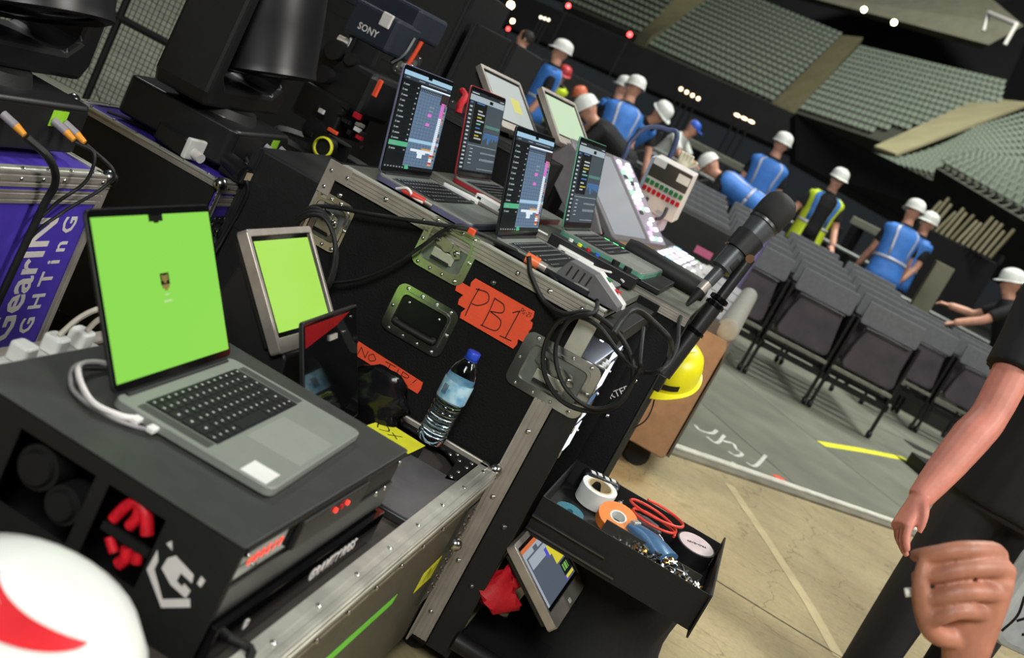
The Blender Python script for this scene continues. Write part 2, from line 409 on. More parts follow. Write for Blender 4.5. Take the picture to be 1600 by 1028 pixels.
tag(rest.build('distant_arena_seats', m_seatgrey), 'rows upon rows of grey seats in the far blocks of the arena bowl', 'seats', kind='stuff')
# aisles between the blocks, fascia walls, dark concourse
def slab(name, px, zc, m, thick=0.8):
    pts = [onc(x, y, z) for (x, y), z in zip(px, zc)]; terrace(name, pts, m, thick)
stair('stair_aisle', [onc(x, y, z) for (x, y), z in zip([(1205, 165), (1243, 176), (1340, 76), (1314, 57)], [61, 58, 68, 71])], m_aisle, 22)
stair('stair_aisle', [onc(x, y, z) for (x, y), z in zip([(996, 55), (1008, 74), (1130, -15), (1072, -12)], [77, 74, 86, 88])], m_aisle, 22)
slab('aisle_ramp', [(1366, 228), (1400, 240), (1612, 160), (1532, 152)], [45.0, 43.9, 50.5, 54.0], m_aisle, .12)
def wallslab(name, px, zc, m, push=1.0):
    P = [onc(x, y, z) for (x, y), z in zip(px, zc)]; d = FW*push
    b = MB(); b.add(P + [p+d for p in P], [(0, 1, 2, 3), (7, 6, 5, 4), (0, 4, 5, 1), (1, 5, 6, 2), (2, 6, 7, 3), (3, 7, 4, 0)])
    o = b.build(name, m); o['kind'] = 'structure'; return o
wallslab('wall_fascia', [(1235, -12), (1545, 70), (1600, 40), (1480, -60)], [80, 66, 66, 82], m_concwall)
wallslab('wall_concourse', [(1120, -30), (1345, 78), (1570, 140), (1640, -20)], [92, 86, 74, 88], m_darkwall)
wallslab('wall_upper', [(780, -160), (1800, -160), (1800, 380), (780, -40)], [125, 125, 110, 125], m_darkwall)
wallslab('wall_barrier', [(700, -60), (1243, 178), (1243, 240), (700, 0)], [70, 50, 50, 70], m_darkwall)
wallslab('wall_front_barrier', [(1243, 178), (1640, 372), (1640, 470), (1243, 250)], [48, 26, 26, 46], m_darkwall)
# ================================================================ SHARED BUILDERS
def ridged_bar(name, p0, p1, wdir, nrm, width, thick, m, parent, ridges=4):
    p0, p1, wdir, nrm = V(p0), V(p1), V(wdir), V(nrm)
    d = (p1-p0); L = d.length; d.normalize(); pts = [(0, 0)]
    st = width/(ridges*2)
    pts.append((0, thick))
    for k in range(ridges):
        a = k*2*st
        pts += [(a+st*0.9, thick), (a+st*1.0, thick*0.55), (a+st*1.5, thick*0.55), (a+st*1.6, thick)]
    pts += [(width, thick), (width, 0)]
    b = MB(); b.prism(pts, 0, L, basis(p0, wdir, nrm, d))
    return b.build(name, m, parent)
def plate(b, u0, u1, v0, v1, n0, n1, F): b.bx(u0, u1, v0, v1, n0, n1, F)
def rivets(name, pts, F, r, parent, m=None, h=0.6):
    b = MB()
    for u, v in pts: b.sphere((u, v, 0), r, 8, (1, 1, h), F)
    return b.build(name, m or m_rivet, parent, True, kind='stuff')
FN = lambda y: basis((0, y, 0), (1, 0, 0), (0, 0, 1), (0, -1, 0))      # faces looking at -Y: u = x, v = z
FXP = lambda x: basis((x, 0, 0), (0, 1, 0), (0, 0, 1), (1, 0, 0))      # faces looking at +X: u = y, v = z

def dish(name, parent, F, cx, cy, w, h, kind, m=m_chrome, label=None):
    F = F @ T(cx, cy, 0)
    o = MB().ringprism(rrect(w, h, 0.02), rrect(w*0.74, h*0.66, 0.012), 0.0, 0.0025, F).build(name, m, parent, 40)
    if label: o['label'] = label
    b = MB(); inn = rrect(w*0.74, h*0.66, 0.012); out = rrect(w*0.74+0.012, h*0.66+0.012, 0.016)
    b.ringprism(out, inn, 0.0025, 0.006, F); b.build('dish_rim', m, o, 40)
    d2 = MB(); back = [(p[0]*0.95, p[1]*0.95) for p in inn]
    vs = [(p[0], p[1], 0.003) for p in inn] + [(p[0], p[1], 0.0008) for p in back]; n = len(inn)
    d2.add(vs, [(i, (i+1) % n, n+(i+1) % n, n+i) for i in range(n)] + [tuple(range(n, 2*n))], F)
    d2.build('recess', mat('zinc_recess', (128, 132, 128), .35, .6) if kind != 'handle' else mat('handle_recess', (40, 42, 42), 0.3, 0.7), o, 30)
    pts = []
    for k in range(4):
        t = -1+2*(k+0.5)/4; pts += [(t*w/2*0.95, h/2*0.86), (t*w/2*0.95, -h/2*0.86)]
    pts += [(w/2*0.9, 0.0), (-w/2*0.9, 0.0)]
    rivets('rivets', pts, F @ T(0, 0, 0.0025), 0.0046, o)
    if kind == 'butterfly':
        b = MB()
        b.prism([(x*w, y*h) for x, y in ((-.27, .10), (-.22, .25), (-.08, .20), (.08, .20), (.22, .16), (.28, .0), (.20, -.06), (.06, .03), (-.06, .03), (-.18, .04))], 0.006, 0.0095, F)
        b.sphere((-w*0.19, h*0.15, 0.009), 0.008, 8, (1, 1, 0.5), F); b.sphere((w*0.19, h*0.05, 0.009), 0.008, 8, (1, 1, 0.5), F)
        b.cyl((0, h*0.10, 0.0085), (0, h*0.10, 0.013), 0.013, 0.013, 14, F)
        b.build('butterfly_wing', m_chrome, o, 40)
        b = MB(); b.box((0, -h*0.12, 0.005), (w*0.4, h*0.2, 0.005), F); b.build('keeper', m_alu, o, bevel=0.001)
        b = MB(); b.box((-w*0.02, -h*0.22, 0.006), (w*0.34, h*0.07, 0.007), F); b.build('slot', m_black, o)
    if kind == 'handle':
        b = MB(); b.tube(catmull([(-w*0.30, -h*0.20, 0.006), (-w*0.28, -h*0.24, 0.012), (w*0.28, -h*0.24, 0.012), (w*0.30, -h*0.20, 0.006)], 4), 0.008, 10, F)
        b.build('grip', m_rubber, o, True)
        rivets('hinge_pins', [(-w*0.25, h*0.2), (w*0.25, h*0.2)], F @ T(0, 0, 0.003), 0.004, o)
    return o

# -------- laptops: local x towards the user, y across, z up, hinge at the origin
KEYROWS = [[1]*14, [1]*13+[1.5], [1.5]+[1]*13, [1.75]+[1]*11+[1.75], [2.25]+[1]*10+[2.25], [1, 1, 1, 1.25, 5, 1.25, 1, 1, 1, 1]]
def em(name, rgb, s=1.0): return mat('lit_'+name, rgb, 0.25, var=0.0, emit=s)
def flat_print(name, parent, F, W, H, rects, mats, off=0.0002):
    """flat picture on a screen: rectangles in 0..1 coordinates, each a hair in front of the last"""
    b = MB()
    for k, (u0, u1, v0, v1, mi) in enumerate(rects):
        z = off*(1+k*0.02); b.slot(mi)
        b.quad(((u0-.5)*W, v0*H, z), ((u1-.5)*W, v0*H, z), ((u1-.5)*W, v1*H, z), ((u0-.5)*W, v1*H, z), F)
    return b.build(name, mats, parent)
def scr_green():
    g = em('green', (146, 226, 84), 0.92); gold = em('gold', (190, 170, 90), 0.5); dk = em('shade', (40, 36, 20), 0.2); wt = em('pale', (205, 232, 170), 0.9)
    r = [(0, 1, 0, 1, 0), (.478, .522, .945, .972, 2), (.44, .56, .955, 1.0, 2)]
    for k in range(9):
        a = math.pi*2*k/9
    r += [(.462, .538, .535, .615, 2), (.468, .532, .515, .54, 1), (.485, .515, .50, .515, 1), (.472, .486, .565, .605, 1), (.514, .528, .565, .605, 1), (.488, .512, .55, .60, 1), (.48, .52, .47, .478, 3), (.465, .535, .425, .437, 3)]
    return r, [g, gold, dk, wt]
def scr_daw(rnd):
    c = [em('daw_panel', (13, 19, 22), 0.5), em('daw_blue', (112, 138, 166), 0.75), em('daw_top', (168, 208, 232), 0.9), em('daw_line', (60, 74, 92), 0.6),
         em('daw_mint', (88, 190, 140), 0.85), em('daw_white', (225, 236, 246), 1.0), em('daw_pink', (235, 120, 215), 0.9), em('daw_orange', (240, 170, 80), 0.9), em('daw_red', (225, 60, 60), 0.8), em('daw_text', (170, 180, 184), 0.7), em('daw_brown', (74, 56, 58), 0.5)]
    r = [(0, 1, 0, 1, 0), (0, 1, .955, 1, 2), (.47, .55, .975, 1, 0), (0, 1, .915, .955, 3), (.05, .12, .93, .938, 9), (.3, .42, .93, .938, 9), (.5, .9, .93, .938, 9), (.36, 1, .04, .9, 1), (.36, 1, .885, .9, 5), (.36, 1, .84, .872, 3)]
    for k in range(16): r.append((.38+k*.035, .39+k*.035, .845, .86, 9))
    r.append((.82, 1, .76, .88, 10))
    for k in range(22): r.append((.36, 1, .06+k*.036, .062+k*.036, 3))
    for k in range(9): r.append((.42+k*.065, .423+k*.065, .06, .83, 3))
    r += [(.36, 1, .30, .335, 2), (.62, .70, .60, .635, 6), (.62, .70, .50, .53, 6), (.62, .72, .66, .67, 9), (.62, .72, .70, .71, 9)]
    for k in range(34): r.append((.86, .93, .07+k*.021, .088+k*.021, (7, 8, 5, 5)[k % 4] if k < 6 else (6 if k > 25 else 5)))
    for k in range(34): r.append((.94, .965, .07+k*.021, .084+k*.021, rnd.choice((9, 7, 3, 8, 9))))
    r += [(.66, .86, .235, .25, 7), (.44, .86, .205, .232, 5), (.58, .76, .185, .206, 5), (.6, .70, .14, .186, 5)]
    for k in range(13):
        v = .86-k*.055
        if k == 11: r.append((0, .36, v-.02, v+.03, 4))
        r += [(.03, .045, v-.008, v+.014, 9), (.06, .06+rnd.uniform(.05, .1), v-.006, v+.008, 9), (.30, .33, v-.006, v+.008, 9), (0, .36, v-.027, v-.0255, 3)]
    for k in range(9): r.append((.02+k*.055, .045+k*.055, .012, .025, 9 if k != 7 else 4))
    r.append((.40, .47, .005, .05, 4))
    return r, c
def scr_mix(rnd):
    c = [em('mix_bg', (84, 98, 106), 0.6), em('mix_bar', (176, 192, 198), 0.85), em('mix_black', (6, 7, 8), 0.3), em('mix_text', (196, 206, 210), 0.8), em('mix_yellow', (200, 190, 60), 0.8),
         em('mix_blue', (74, 124, 186), 0.8), em('mix_dark', (50, 58, 64), 0.5), em('mix_mint', (120, 200, 180), 0.7)]
    r = [(0, 1, 0, 1, 0), (0, 1, .955, 1, 6), (.03, .22, .972, .985, 3), (.85, .97, .972, .982, 3), (0, 1, .885, .955, 1), (.55, .65, .90, .94, 2), (0, .13, .03, .885, 6)]
    for k in range(17): r.append((.025, .095, .05+k*.05, .07+k*.05, 5 if k == 16 else 3))
    r += [(.14, .50, .38, .88, 2), (.2, .42, .86, .875, 5)]
    for k, (v, ci) in enumerate(((.77, 3), (.73, 3), (.69, 4), (.65, 3), (.61, 7), (.56, 5), (.51, 3), (.465, 4), (.43, 3))):
        r.append((.27, .27+rnd.choice((.12, .2)), v, v+.018, ci))
    for k in range(12): r += [(.54+k*.038, .555+k*.038, .60, .635, 7), (.54+k*.038, .553+k*.038, .26, .28, 3), (.54+k*.038, .553+k*.038, .17, .20, 3)]
    for k in range(14): r.append((.54+k*.033, .56+k*.033, .48-rnd.random()*.05, .52, 5))
    r += [(.54, .98, .52, .532, 5), (.66, .72, .40, .47, 5)]
    for k in range(5): r.append((.22, .30, .12+k*.045, .13+k*.045, 3))
    r += [(.14, .98, .345, .35, 3), (.5, .98, .06, .065, 3), (0, 1, 0, .03, 2)]
    return r, c

def laptop(label, loc, rotz, lean, screen, shell=None, shellname='lid_shell', fine=False, group=None, lit=1.0):
    W, D, Hb, HL = 0.356, 0.248, 0.0155, 0.246
    t = thing('laptop', label, 'laptop', loc, rotz, group)
    b = MB(); b.prism(rrect(D, W, 0.014, 5), 0.002, Hb, T(D/2, 0, 0)); b.build('base', m_space, t, 40, bevel=0.0015)
    if shell is not None:
        MB().ringprism(rrect(D+0.004, W+0.004, 0.016, 5), rrect(D-0.001, W-0.001, 0.0135, 5), 0.0, Hb*0.75, T(D/2, 0, 0)).build('base_shell', shell, t, 40)
    # keyboard
    kw, kd = 0.282, 0.112; kx0 = 0.030
    kb = MB().prism(rrect(kd+0.004, kw+0.004, 0.003, 2), Hb-0.0006, Hb+0.0003, T(kx0+kd/2, 0, 0)).build('keyboard', m_key if not fine else mat('key_well', (12, 12, 13), 0.5), t)
    rows = [kd*0.105] + [kd*0.179]*5; x = kx0; kmesh = {}; leg = MB(); allk = MB(); nk = 0
    for ri, row in enumerate(KEYROWS):
        rh = rows[ri]; tot = sum(row); y = -kw/2
        for ki, k in enumerate(row):
            wk = kw*k/tot; key = (round(wk, 4), round(rh, 4)); cx, cy = x+rh/2, y+wk/2
            prof = rrect(rh-0.0028, wk-0.0028, 0.0022, 2)
            if fine:
                if key not in kmesh: kmesh[key] = mesh_only(MB().prism(prof, 0, 0.0013), 'key', m_key)
                inst('key', kmesh[key], kb, T(cx, cy, Hb+0.0003)); nk += 1
                if k < 3: leg.bx(cx-0.0016, cx+0.0016, cy-0.0015, cy+0.0015 if k < 1.3 else cy+0.0035, Hb+0.00165, Hb+0.0018)
            else:
                allk.prism(rrect(rh-0.003, wk-0.003, 0.001, 1), Hb+0.0003, Hb+0.0014, T(cx, cy, 0))
                if k < 3: leg.bx(cx-0.0018, cx+0.0018, cy-0.002, cy+0.002, Hb+0.0014, Hb+0.0016)
            y += wk
        x += rh
    if not fine: allk.build('keys', m_key, kb, kind='stuff')
    leg.build('key_legends', m_keylegend, kb, kind='stuff')
    for s in (-1, 1): MB().prism(rrect(kd, 0.022, 0.003, 2), Hb, Hb+0.0003, T(kx0+kd/2, s*(kw/2+0.016), 0)).build('speaker_grille', mat('speaker_mesh', (70, 72, 70), 0.6, 0.3, scale=900, var=0.5), t)
    MB().prism(rrect(0.088, 0.135, 0.004, 3), Hb, Hb+0.0003, T(kx0+kd+0.010+0.044, 0, 0)).build('trackpad', m_spacedk, t)
    MB().cyl((0.004, -W/2*0.86, Hb-0.002), (0.004, W/2*0.86, Hb-0.002), 0.0055, n=10).build('hinge', m_blackplastic, t, True)
    # lid
    up = V((-math.sin(lean), 0, math.cos(lean))); nr = V((math.cos(lean), 0, math.sin(lean)))
    F = basis((0.002, 0, Hb-0.001), (0, 1, 0), up, nr)         # u across, v up the screen, n out of the screen
    lid = MB().prism(rrect(W, HL, 0.012, 5), -0.0045, 0.0, F @ T(0, HL/2+0.004, 0)).build('lid', shell or mat('lid_dark', (30, 31, 32), 0.4, 0.3), t, 40, bevel=0.001)
    if shell is not None: lid['label'] = shellname
    bz = MB().prism(rrect(W-0.004, HL-0.004, 0.010, 5), 0.0, 0.0008, F @ T(0, HL/2+0.004, 0)).build('bezel', m_blackgloss, t)
    rr = random.Random(len(label))
    rects, mats = {'green': scr_green, 'daw': lambda: scr_daw(rr), 'mix': lambda: scr_mix(rr)}[screen]()
    flat_print('screen', t, F @ T(0, 0.016, 0.0009), W-0.016, HL-0.024, rects, mats)
    b = MB(); b.box((0, HL-0.006, 0.0012), (0.022, 0.008, 0.0004), F); b.build('camera_notch', m_blackgloss, t)
    return t

def monitor(label, loc, rotz, lean, W, H, rects, mats, stand=True, group=None, chin=0.016, logo=False):
    t = thing('touchscreen_monitor', label, 'monitor', loc, rotz, group)
    up = V((-math.sin(lean), 0, math.cos(lean))); nr = V((math.cos(lean), 0, math.sin(lean)))
    F = basis((0, 0, 0), (0, 1, 0), up, nr) @ T(0, H/2, 0)
    MB().ringprism(rrect(W, H, 0.008), rrect(W-0.022, H-0.02-chin, 0.004) if chin < 0.02 else [(p[0], p[1]+chin/2-0.004) for p in rrect(W-0.022, H-0.02-chin, 0.004)], -0.018, 0.004, F).build('frame', mat('champagne_frame', (178, 168, 160), 0.36, 0.6), t, 40, bevel=0.0015)
    MB().prism(rrect(W-0.02, H-0.03, 0.004), -0.032, -0.004, F).build('housing', m_blackplastic, t, bevel=0.004)
    MB().prism(rrect(W-0.021, H-0.019-chin if chin < .02 else H-.02-chin, 0.003), -0.003, 0.0, F if chin < .02 else F @ T(0, chin/2-.004, 0)).build('glass', m_blackgloss, t)
    sw, sh = W-0.046, H-0.05-max(0, chin-0.012)
    flat_print('screen', t, F @ T(0, -sh/2+(chin/2-0.004 if chin >= .02 else 0.004), 0.0002), sw, sh, rects, mats)
    if logo: MB().box((0, -H/2+0.014, 0.0045), (0.018, 0.010, 0.001), F).build('logo', m_white, t)
    if stand:
        b = MB(); b.cyl((0, 0, -0.03), (0, -H*0.55, -0.075), 0.014, 0.018, 12, F); b.build('stand_neck', m_blackplastic, t, True)
    return t

# ================================================================ PLAYBACK RACK (labelled PB1)
YF, XL, XR, ZT = 2.40, -0.955, -0.195, 0.932
rack = thing('equipment_rack', 'black flight-case rack with orange PB1 tape label and recessed handle', 'rack', ((XL+XR)/2, YF+0.285, 0))
rack_o = V(rack.location)
class RB(MB):
    def __init__(s): MB.__init__(s, T(-rack_o))
b = RB(); b.bx(XL+.004, XR-.06, YF+.003, YF+.018, .06, ZT-.002); sp = b.build('side_panel', m_hexply, rack)
b = RB(); b.bx(XL+.004, XR, YF+.555, YF+.57, .06, ZT-.002); b.build('side_panel', m_hexply, rack)
b = RB(); b.bx(XL+.004, XL+.019, YF+.019, YF+.554, .06, ZT-.002); b.build('back_panel', m_hexply, rack)
b = RB(); b.bx(XL+.02, XR-.06, YF+.019, YF+.554, ZT-.018, ZT); b.build('top_panel', mat('grey_green_lino', (98, 100, 90), 0.6, bump=0.2), rack)
b = RB(); b.bx(XL+.02, XR-.06, YF+.019, YF+.554, .06, .08); b.build('bottom_panel', m_hexply, rack)
b = RB(); b.bx(XR-.059, XR, YF+.002, YF+.016, .06, ZT-.11); b.build('front_frame', m_black, rack, bevel=0.002)
b = RB(); b.bx(XR-.059, XR-.005, YF+.019, YF+.554, ZT-.06, ZT-.02); b.build('front_frame', m_black, rack, bevel=0.002)
class Rloc: pass
def RFN(y): return T(-rack_o) @ FN(y)
# extrusions on the near side
def rbar(*a, **k): o = ridged_bar(*a, **k); return o
o_ = -rack_o
def rp(x, y, z): return V((x, y, z)) - rack_o
ridged_bar('edge_extrusion', rp(XL+.03, YF, ZT-.036), rp(XR-.06, YF, ZT-.036), (0, 0, 1), (0, -1, 0), .034, .004, m_aludull, rack)
ridged_bar('edge_extrusion', rp(XL+.03, YF-.003, ZT-.001), rp(XR-.06, YF-.003, ZT-.001), (0, 1, 0), (0, 0, 1), .03, .004, m_alu, rack, 3)
ridged_bar('edge_extrusion', rp(XL+.030, YF, .07), rp(XL+.030, YF, ZT-.037), (-1, 0, 0), (0, -1, 0), .03, .0035, m_aludull, rack, 1)
ridged_bar('edge_extrusion', rp(-.300, YF, .07), rp(-.300, YF, .695), (1, 0, 0), (0, -1, 0), .044, .0035, m_aludull, rack, 4)
b = RB(); b.prism([(XL, ZT+.003), (XL, ZT-.075), (XL+.03, ZT-.075), (XL+.03, ZT-.036), (XL+.06, ZT-.036), (XL+.06, ZT+.003), (XL+.012, ZT+.003)], 0.004, 0.0062, FN(YF)); b.build('corner_plate', m_aludull, rack, bevel=0.0008)
F = RFN(YF-.0045)
rivets('rivets', [(-.90, ZT-.018), (-.80, ZT-.018), (-.70, ZT-.018), (-.46, ZT-.018), (-.38, ZT-.018), (-.30, ZT-.018), (-.942, ZT-.02), (-.90, ZT-.06), (-.942, ZT-.06), (-.278, .62), (-.278, .45), (-.278, .28), (-.278, .14)], F, .006, rack)
rivets('panel_bolts', [(-.865, .853), (-.50, .868), (-.33, .868), (-.225, .40), (-.225, .24)], RFN(YF+.002), .0075, rack, m_steel)
dish('latch', rack, RFN(YF), -.625, .880, .132, .118, 'butterfly', label='butterfly latch in a recessed dish at the top edge')
dish('latch', rack, RFN(YF), -.288, .757, .185, .128, 'butterfly', label='butterfly latch in a recessed dish at the front corner')
dish('latch', rack, RFN(YF), -.902, .805, .104, .118, 'butterfly', label='butterfly latch in a recessed dish at the rear corner')
dish('handle', rack, RFN(YF), -.608, .715, .156, .116, 'handle', label='recessed dish handle with black grip')
b = RB(); b.prism([(XR-.058, ZT-.004), (XR-.10, ZT-.004), (XR-.10, ZT-.11), (XR-.058, ZT-.11)], .003, .0055, FN(YF)); b.build('corner_plate', m_alu, rack)
# tape labels
lb = bpy.data.objects.new('tape_label', None); COL.objects.link(lb); lb.parent = rack; lb['label'] = 'orange tape strips with handwritten PB1'
F = RFN(YF-.0012)
for k, (u0, u1, v0, v1) in enumerate(((-.540, -.388, .834, .859), (-.566, -.380, .812, .836), (-.547, -.378, .788, .814), (-.529, -.392, .764, .790))):
    MB().prism([(u0, v0+.001), (u1, v0), (u1+.003, (v0+v1)/2), (u1-.001, v1), (u0+.002, v1), (u0-.003, (v0+v1)/2)], .0002+.0003*k, .0006+.0003*k, F).build('tape_strip', m_orange, lb)
def strokes(b, ss, w, F, sx=1, sy=1, ox=0, oy=0, n=5):
    for s in ss:
        pts = [(ox+x*sx, oy+y*sy, 0) for x, y in s]
        b.ribbon(catmull(pts, n) if len(pts) > 2 else pts, w, (0, 0, 1), F)
b = MB(); F2 = RFN(YF-.0032)
strokes(b, [[(0.02, -.02), (0, .5), (.02, 1.0)], [(-.05, .93), (.25, 1.0), (.36, .76), (.2, .5), (0.02, .44)], [(.5, -.02), (.5, .48), (.47, .98)], [(.47, .96), (.74, .92), (.80, .68), (.52, .52)], [(.52, .52), (.86, .42), (.86, .06), (.46, -.02)], [(1.02, .84), (1.16, 1.0)], [(1.16, 1.0), (1.15, .0)], [(1.0, -.02), (1.32, .02)]], .0022, F2, .090, .068, -.522, .776)
strokes(b, [[(0, 0), (.02, 1)], [(0, .95), (.35, .9), (.3, .5), (.02, .45)], [(.8, .9), (.5, .7), (.5, .1), (.8, .1), (.8, .4), (.65, .4)], [(1.0, .5), (1.2, .5)], [(1.35, .8), (1.6, .9), (1.55, .5), (1.3, .05), (1.65, .05)], [(2.1, .9), (1.85, .9), (1.85, .55), (2.1, .4), (1.85, .05)]], .0009, F2, .012, .011, -.416, .842)
b.build('lettering', m_ink, lb)
nt_ = bpy.data.objects.new('tape_label', None); COL.objects.link(nt_); nt_.parent = rack; nt_['label'] = 'orange tape strip with handwritten NO TIP!'
MB().prism([(-.712, .570), (-.536, .566), (-.534, .580), (-.537, .595), (-.712, .602)], 0.0002, .0007, RFN(YF-.0012)).build('tape_strip', m_orange, nt_)
b = MB(); strokes(b, [[(0, 0), (0, 1)], [(0, 1), (.55, 0)], [(.55, 0), (.55, 1)], [(.95, 1), (.72, .5), (.95, 0), (1.25, .5), (.95, 1)], [(1.9, .95), (2.7, 1.0)], [(2.3, 1.0), (2.28, 0)], [(2.95, 1), (2.95, 0)], [(3.25, 0), (3.3, 1)], [(3.25, .95), (3.75, .85), (3.7, .5), (3.3, .45)], [(4.35, 1.0), (4.2, .35)], [(4.15, .12), (4.15, .02)]], .0017, RFN(YF-.0023), .034, .018, -.700, .576); b.build('lettering', m_ink, nt_)
# castors
for x in (XL+.09, XR-.10):
    for y in (YF+.09, YF+.48):
        b = RB(); b.cyl((x, y-.018, .035), (x, y+.018, .035), .035, n=14); b.bx(x-.03, x+.03, y-.03, y+.03, .055, .062); b.bx(x-.012, x+.012, y-.024, y-.020, .03, .06); b.bx(x-.012, x+.012, y+.020, y+.024, .03, .06); b.build('castor', m_rubber, rack, 40)
# devices inside, seen through the open front (facing +X)
m_face = mat('device_face', (150, 152, 156), 0.35, 0.5); m_face2 = mat('device_face_black', (26, 27, 29), 0.35)
led = em('rack_white', (225, 232, 255), 1.6)
zz = .50
for k, (h, mf) in enumerate(((.088, m_face2), (.044, m_face), (.044, m_face2), (.088, m_face), (.044, m_face2))):
    d = thing('rack_device', ('tall black faceplate device lowest in the PB1 rack', 'silver one-unit device with bright screen in the PB1 rack', 'black one-unit device in the middle of the PB1 rack', 'silver two-unit device with lit buttons in the PB1 rack', 'slim black device at the top of the PB1 rack')[k], 'device', (XR-.03, YF+.285, zz))
    b = MB(); b.bx(-.40, -.004, -.22, .22, .002, h-.002); b.build('chassis', m_black, d)
    b = MB(); b.bx(-.004, 0, -.241, .241, .001, h-.001); b.build('faceplate', mf, d)
    b = MB(); b.bx(0, .0015, .05, .20, .008, h-.008); b.build('screen', led if k in (0, 1, 3, 4) else em('rack_dim', (120, 150, 190), .5), d)
    for q in range(4): MB().cyl((0, -.2+q*.05, h/2), (.014, -.2+q*.05, h/2), min(.011, h*.3), n=12).build('knob', m_alu, d, 40)
    for q in (-.232, .232): MB().cyl((0, q, h/2), (.004, q, h/2), .005, n=8).build('rack_bolt', m_chrome, d, 40)
    zz += h+.001
ls = MB().bx(XR-.050, XR-.042, YF+.10, YF+.50, ZT-.076, ZT-.064).build('light_strip', em('strip', (230, 238, 255), 14.0)); tag(ls, 'white light strip glowing inside the front of the PB1 rack', 'light')
# two lower devices and a blank panel
d = thing('rack_device', 'dark blank panel device below the drawer of the PB1 rack', 'device', (XR-.03, YF+.285, .10))
MB().bx(-.40, 0, -.235, .235, .0, .20).build('chassis', m_face2, d)
MB().bx(0, .012, -.05, .05, .14, .15).build('handle', m_alu, d)

# ================================================================ SECOND RACK behind it
r2 = thing('equipment_rack', 'plain black rack standing close behind the PB1 rack', 'rack', (-.52, 3.29, 0))
b = MB(); b.bx(-.40, .405, -.30, .27, .08, .935); b.build('body', m_hexply, r2, bevel=0.004)
b = MB(); b.bx(-.40, .405, -.30, .27, .936, .948); b.build('top_panel', MATS['grey_green_lino'], r2, bevel=0.003)
for s in (-.302, .272): ridged_bar('edge_extrusion', (-.40, s, .91), (.405, s, .91), (0, 0, 1), (0, -1 if s < 0 else 1, 0), .03, .003, m_aludull, r2)
ridged_bar('edge_extrusion', (.406, -.30, .08), (.406, -.30, .93), (0, 1, 0), (1, 0, 0), .03, .003, m_black, r2, 2)
text('lettering', 'SORTED', .026, m_offwhite, r2, T(.33, -.3005, .66) @ RX(R(90)) @ RZ(R(52)))
rivets('rivets', [(.30, .80), (.36, .72), (.34, .60), (.30, .5)], basis((0, -.301, 0), (1, 0, 0), (0, 0, 1), (0, -1, 0)), .007, r2)
for x in (-.3, .3):
    for y in (-.22, .19):
        b = MB(); b.cyl((x, y-.02, .04), (x, y+.02, .04), .04, n=14); b.bx(x-.03, x+.03, y-.03, y+.03, .06, .08); b.build('castor', m_rubber, r2, 40)

# ================================================================ LAPTOPS ON THE RACKS
sh_lav = mat('shell_lavender', (92, 92, 122), 0.4); sh_red = mat('shell_red', (150, 40, 50), 0.4); sh_blk = mat('shell_black', (26, 26, 34), 0.4); sh_teal = mat('shell_teal', (92, 150, 128), 0.35)
laptop('open laptop in a lavender shell, arrangement screen, rear left of PB1 rack', (-.858, 2.628, .9365), R(-1), R(13), 'daw', sh_lav, 'lavender hard shell')
laptop('open laptop in a black shell, arrangement screen, beside the grey slotted box', (-.546, 2.628, .9365), R(-2), R(17), 'daw', sh_blk, 'black hard shell')
laptop('open laptop in a red shell showing a mixer screen, behind the lavender one', (-.855, 3.19, .949), R(-1), R(17), 'mix', sh_red, 'red hard shell')
laptop('open laptop in a teal shell showing a mixer screen', (-.515, 3.16, .965), R(-2), R(17), 'mix', sh_teal, 'teal hard shell')
pad = MB().bx(-.525, -.215, 2.985, 3.345, .9482, .9645).build('laptop_riser', m_blackplastic, bevel=.003); tag(pad, 'flat black riser slab under the teal laptop', 'riser')
# ================================================================ OPEN FLIGHT CASE IN FRONT (tray top)
AX0, AX1, AY0, AY1, AZ = -1.02, -.295, .90, 2.392, .512
ca = thing('flight_case', 'open flight case with silver rim under the black controller box', 'case', ((AX0+AX1)/2, (AY0+AY1)/2, 0))
co = V(ca.location)
class CB(MB):
    def __init__(s): MB.__init__(s, T(-co))
def cp(x, y, z): return V((x, y, z)) - co
b = CB(); b.bx(AX1-.018, AX1-.006, AY0+.02, AY1-.02, .07, AZ-.02); b.build('side_panel', m_panelgrey, ca)
b = CB(); b.bx(AX0+.006, AX0+.018, AY0+.02, AY1-.02, .07, AZ-.02); b.build('side_panel', m_panelgrey, ca)
b = CB(); b.bx(AX0+.02, AX1-.02, AY0+.006, AY0+.018, .07, AZ-.02); b.build('end_panel', m_panelgrey, ca)
b = CB(); b.bx(AX0+.02, AX1-.02, AY1-.018, AY1-.006, .07, AZ-.02); b.build('end_panel', m_panelgrey, ca)
b = CB(); b.bx(AX0+.02, AX1-.02, AY0+.02, AY1-.02, .07, .085); b.build('bottom_panel', m_panelgrey, ca)
m_tray = mat('tray_felt', (58, 50, 46), 0.8, bump=0.3, bscale=300)
b = CB(); b.bx(AX0+.02, AX1-.04, AY0+.02, AY1-.04, .470, .488); b.build('tray_floor', m_tray, ca)
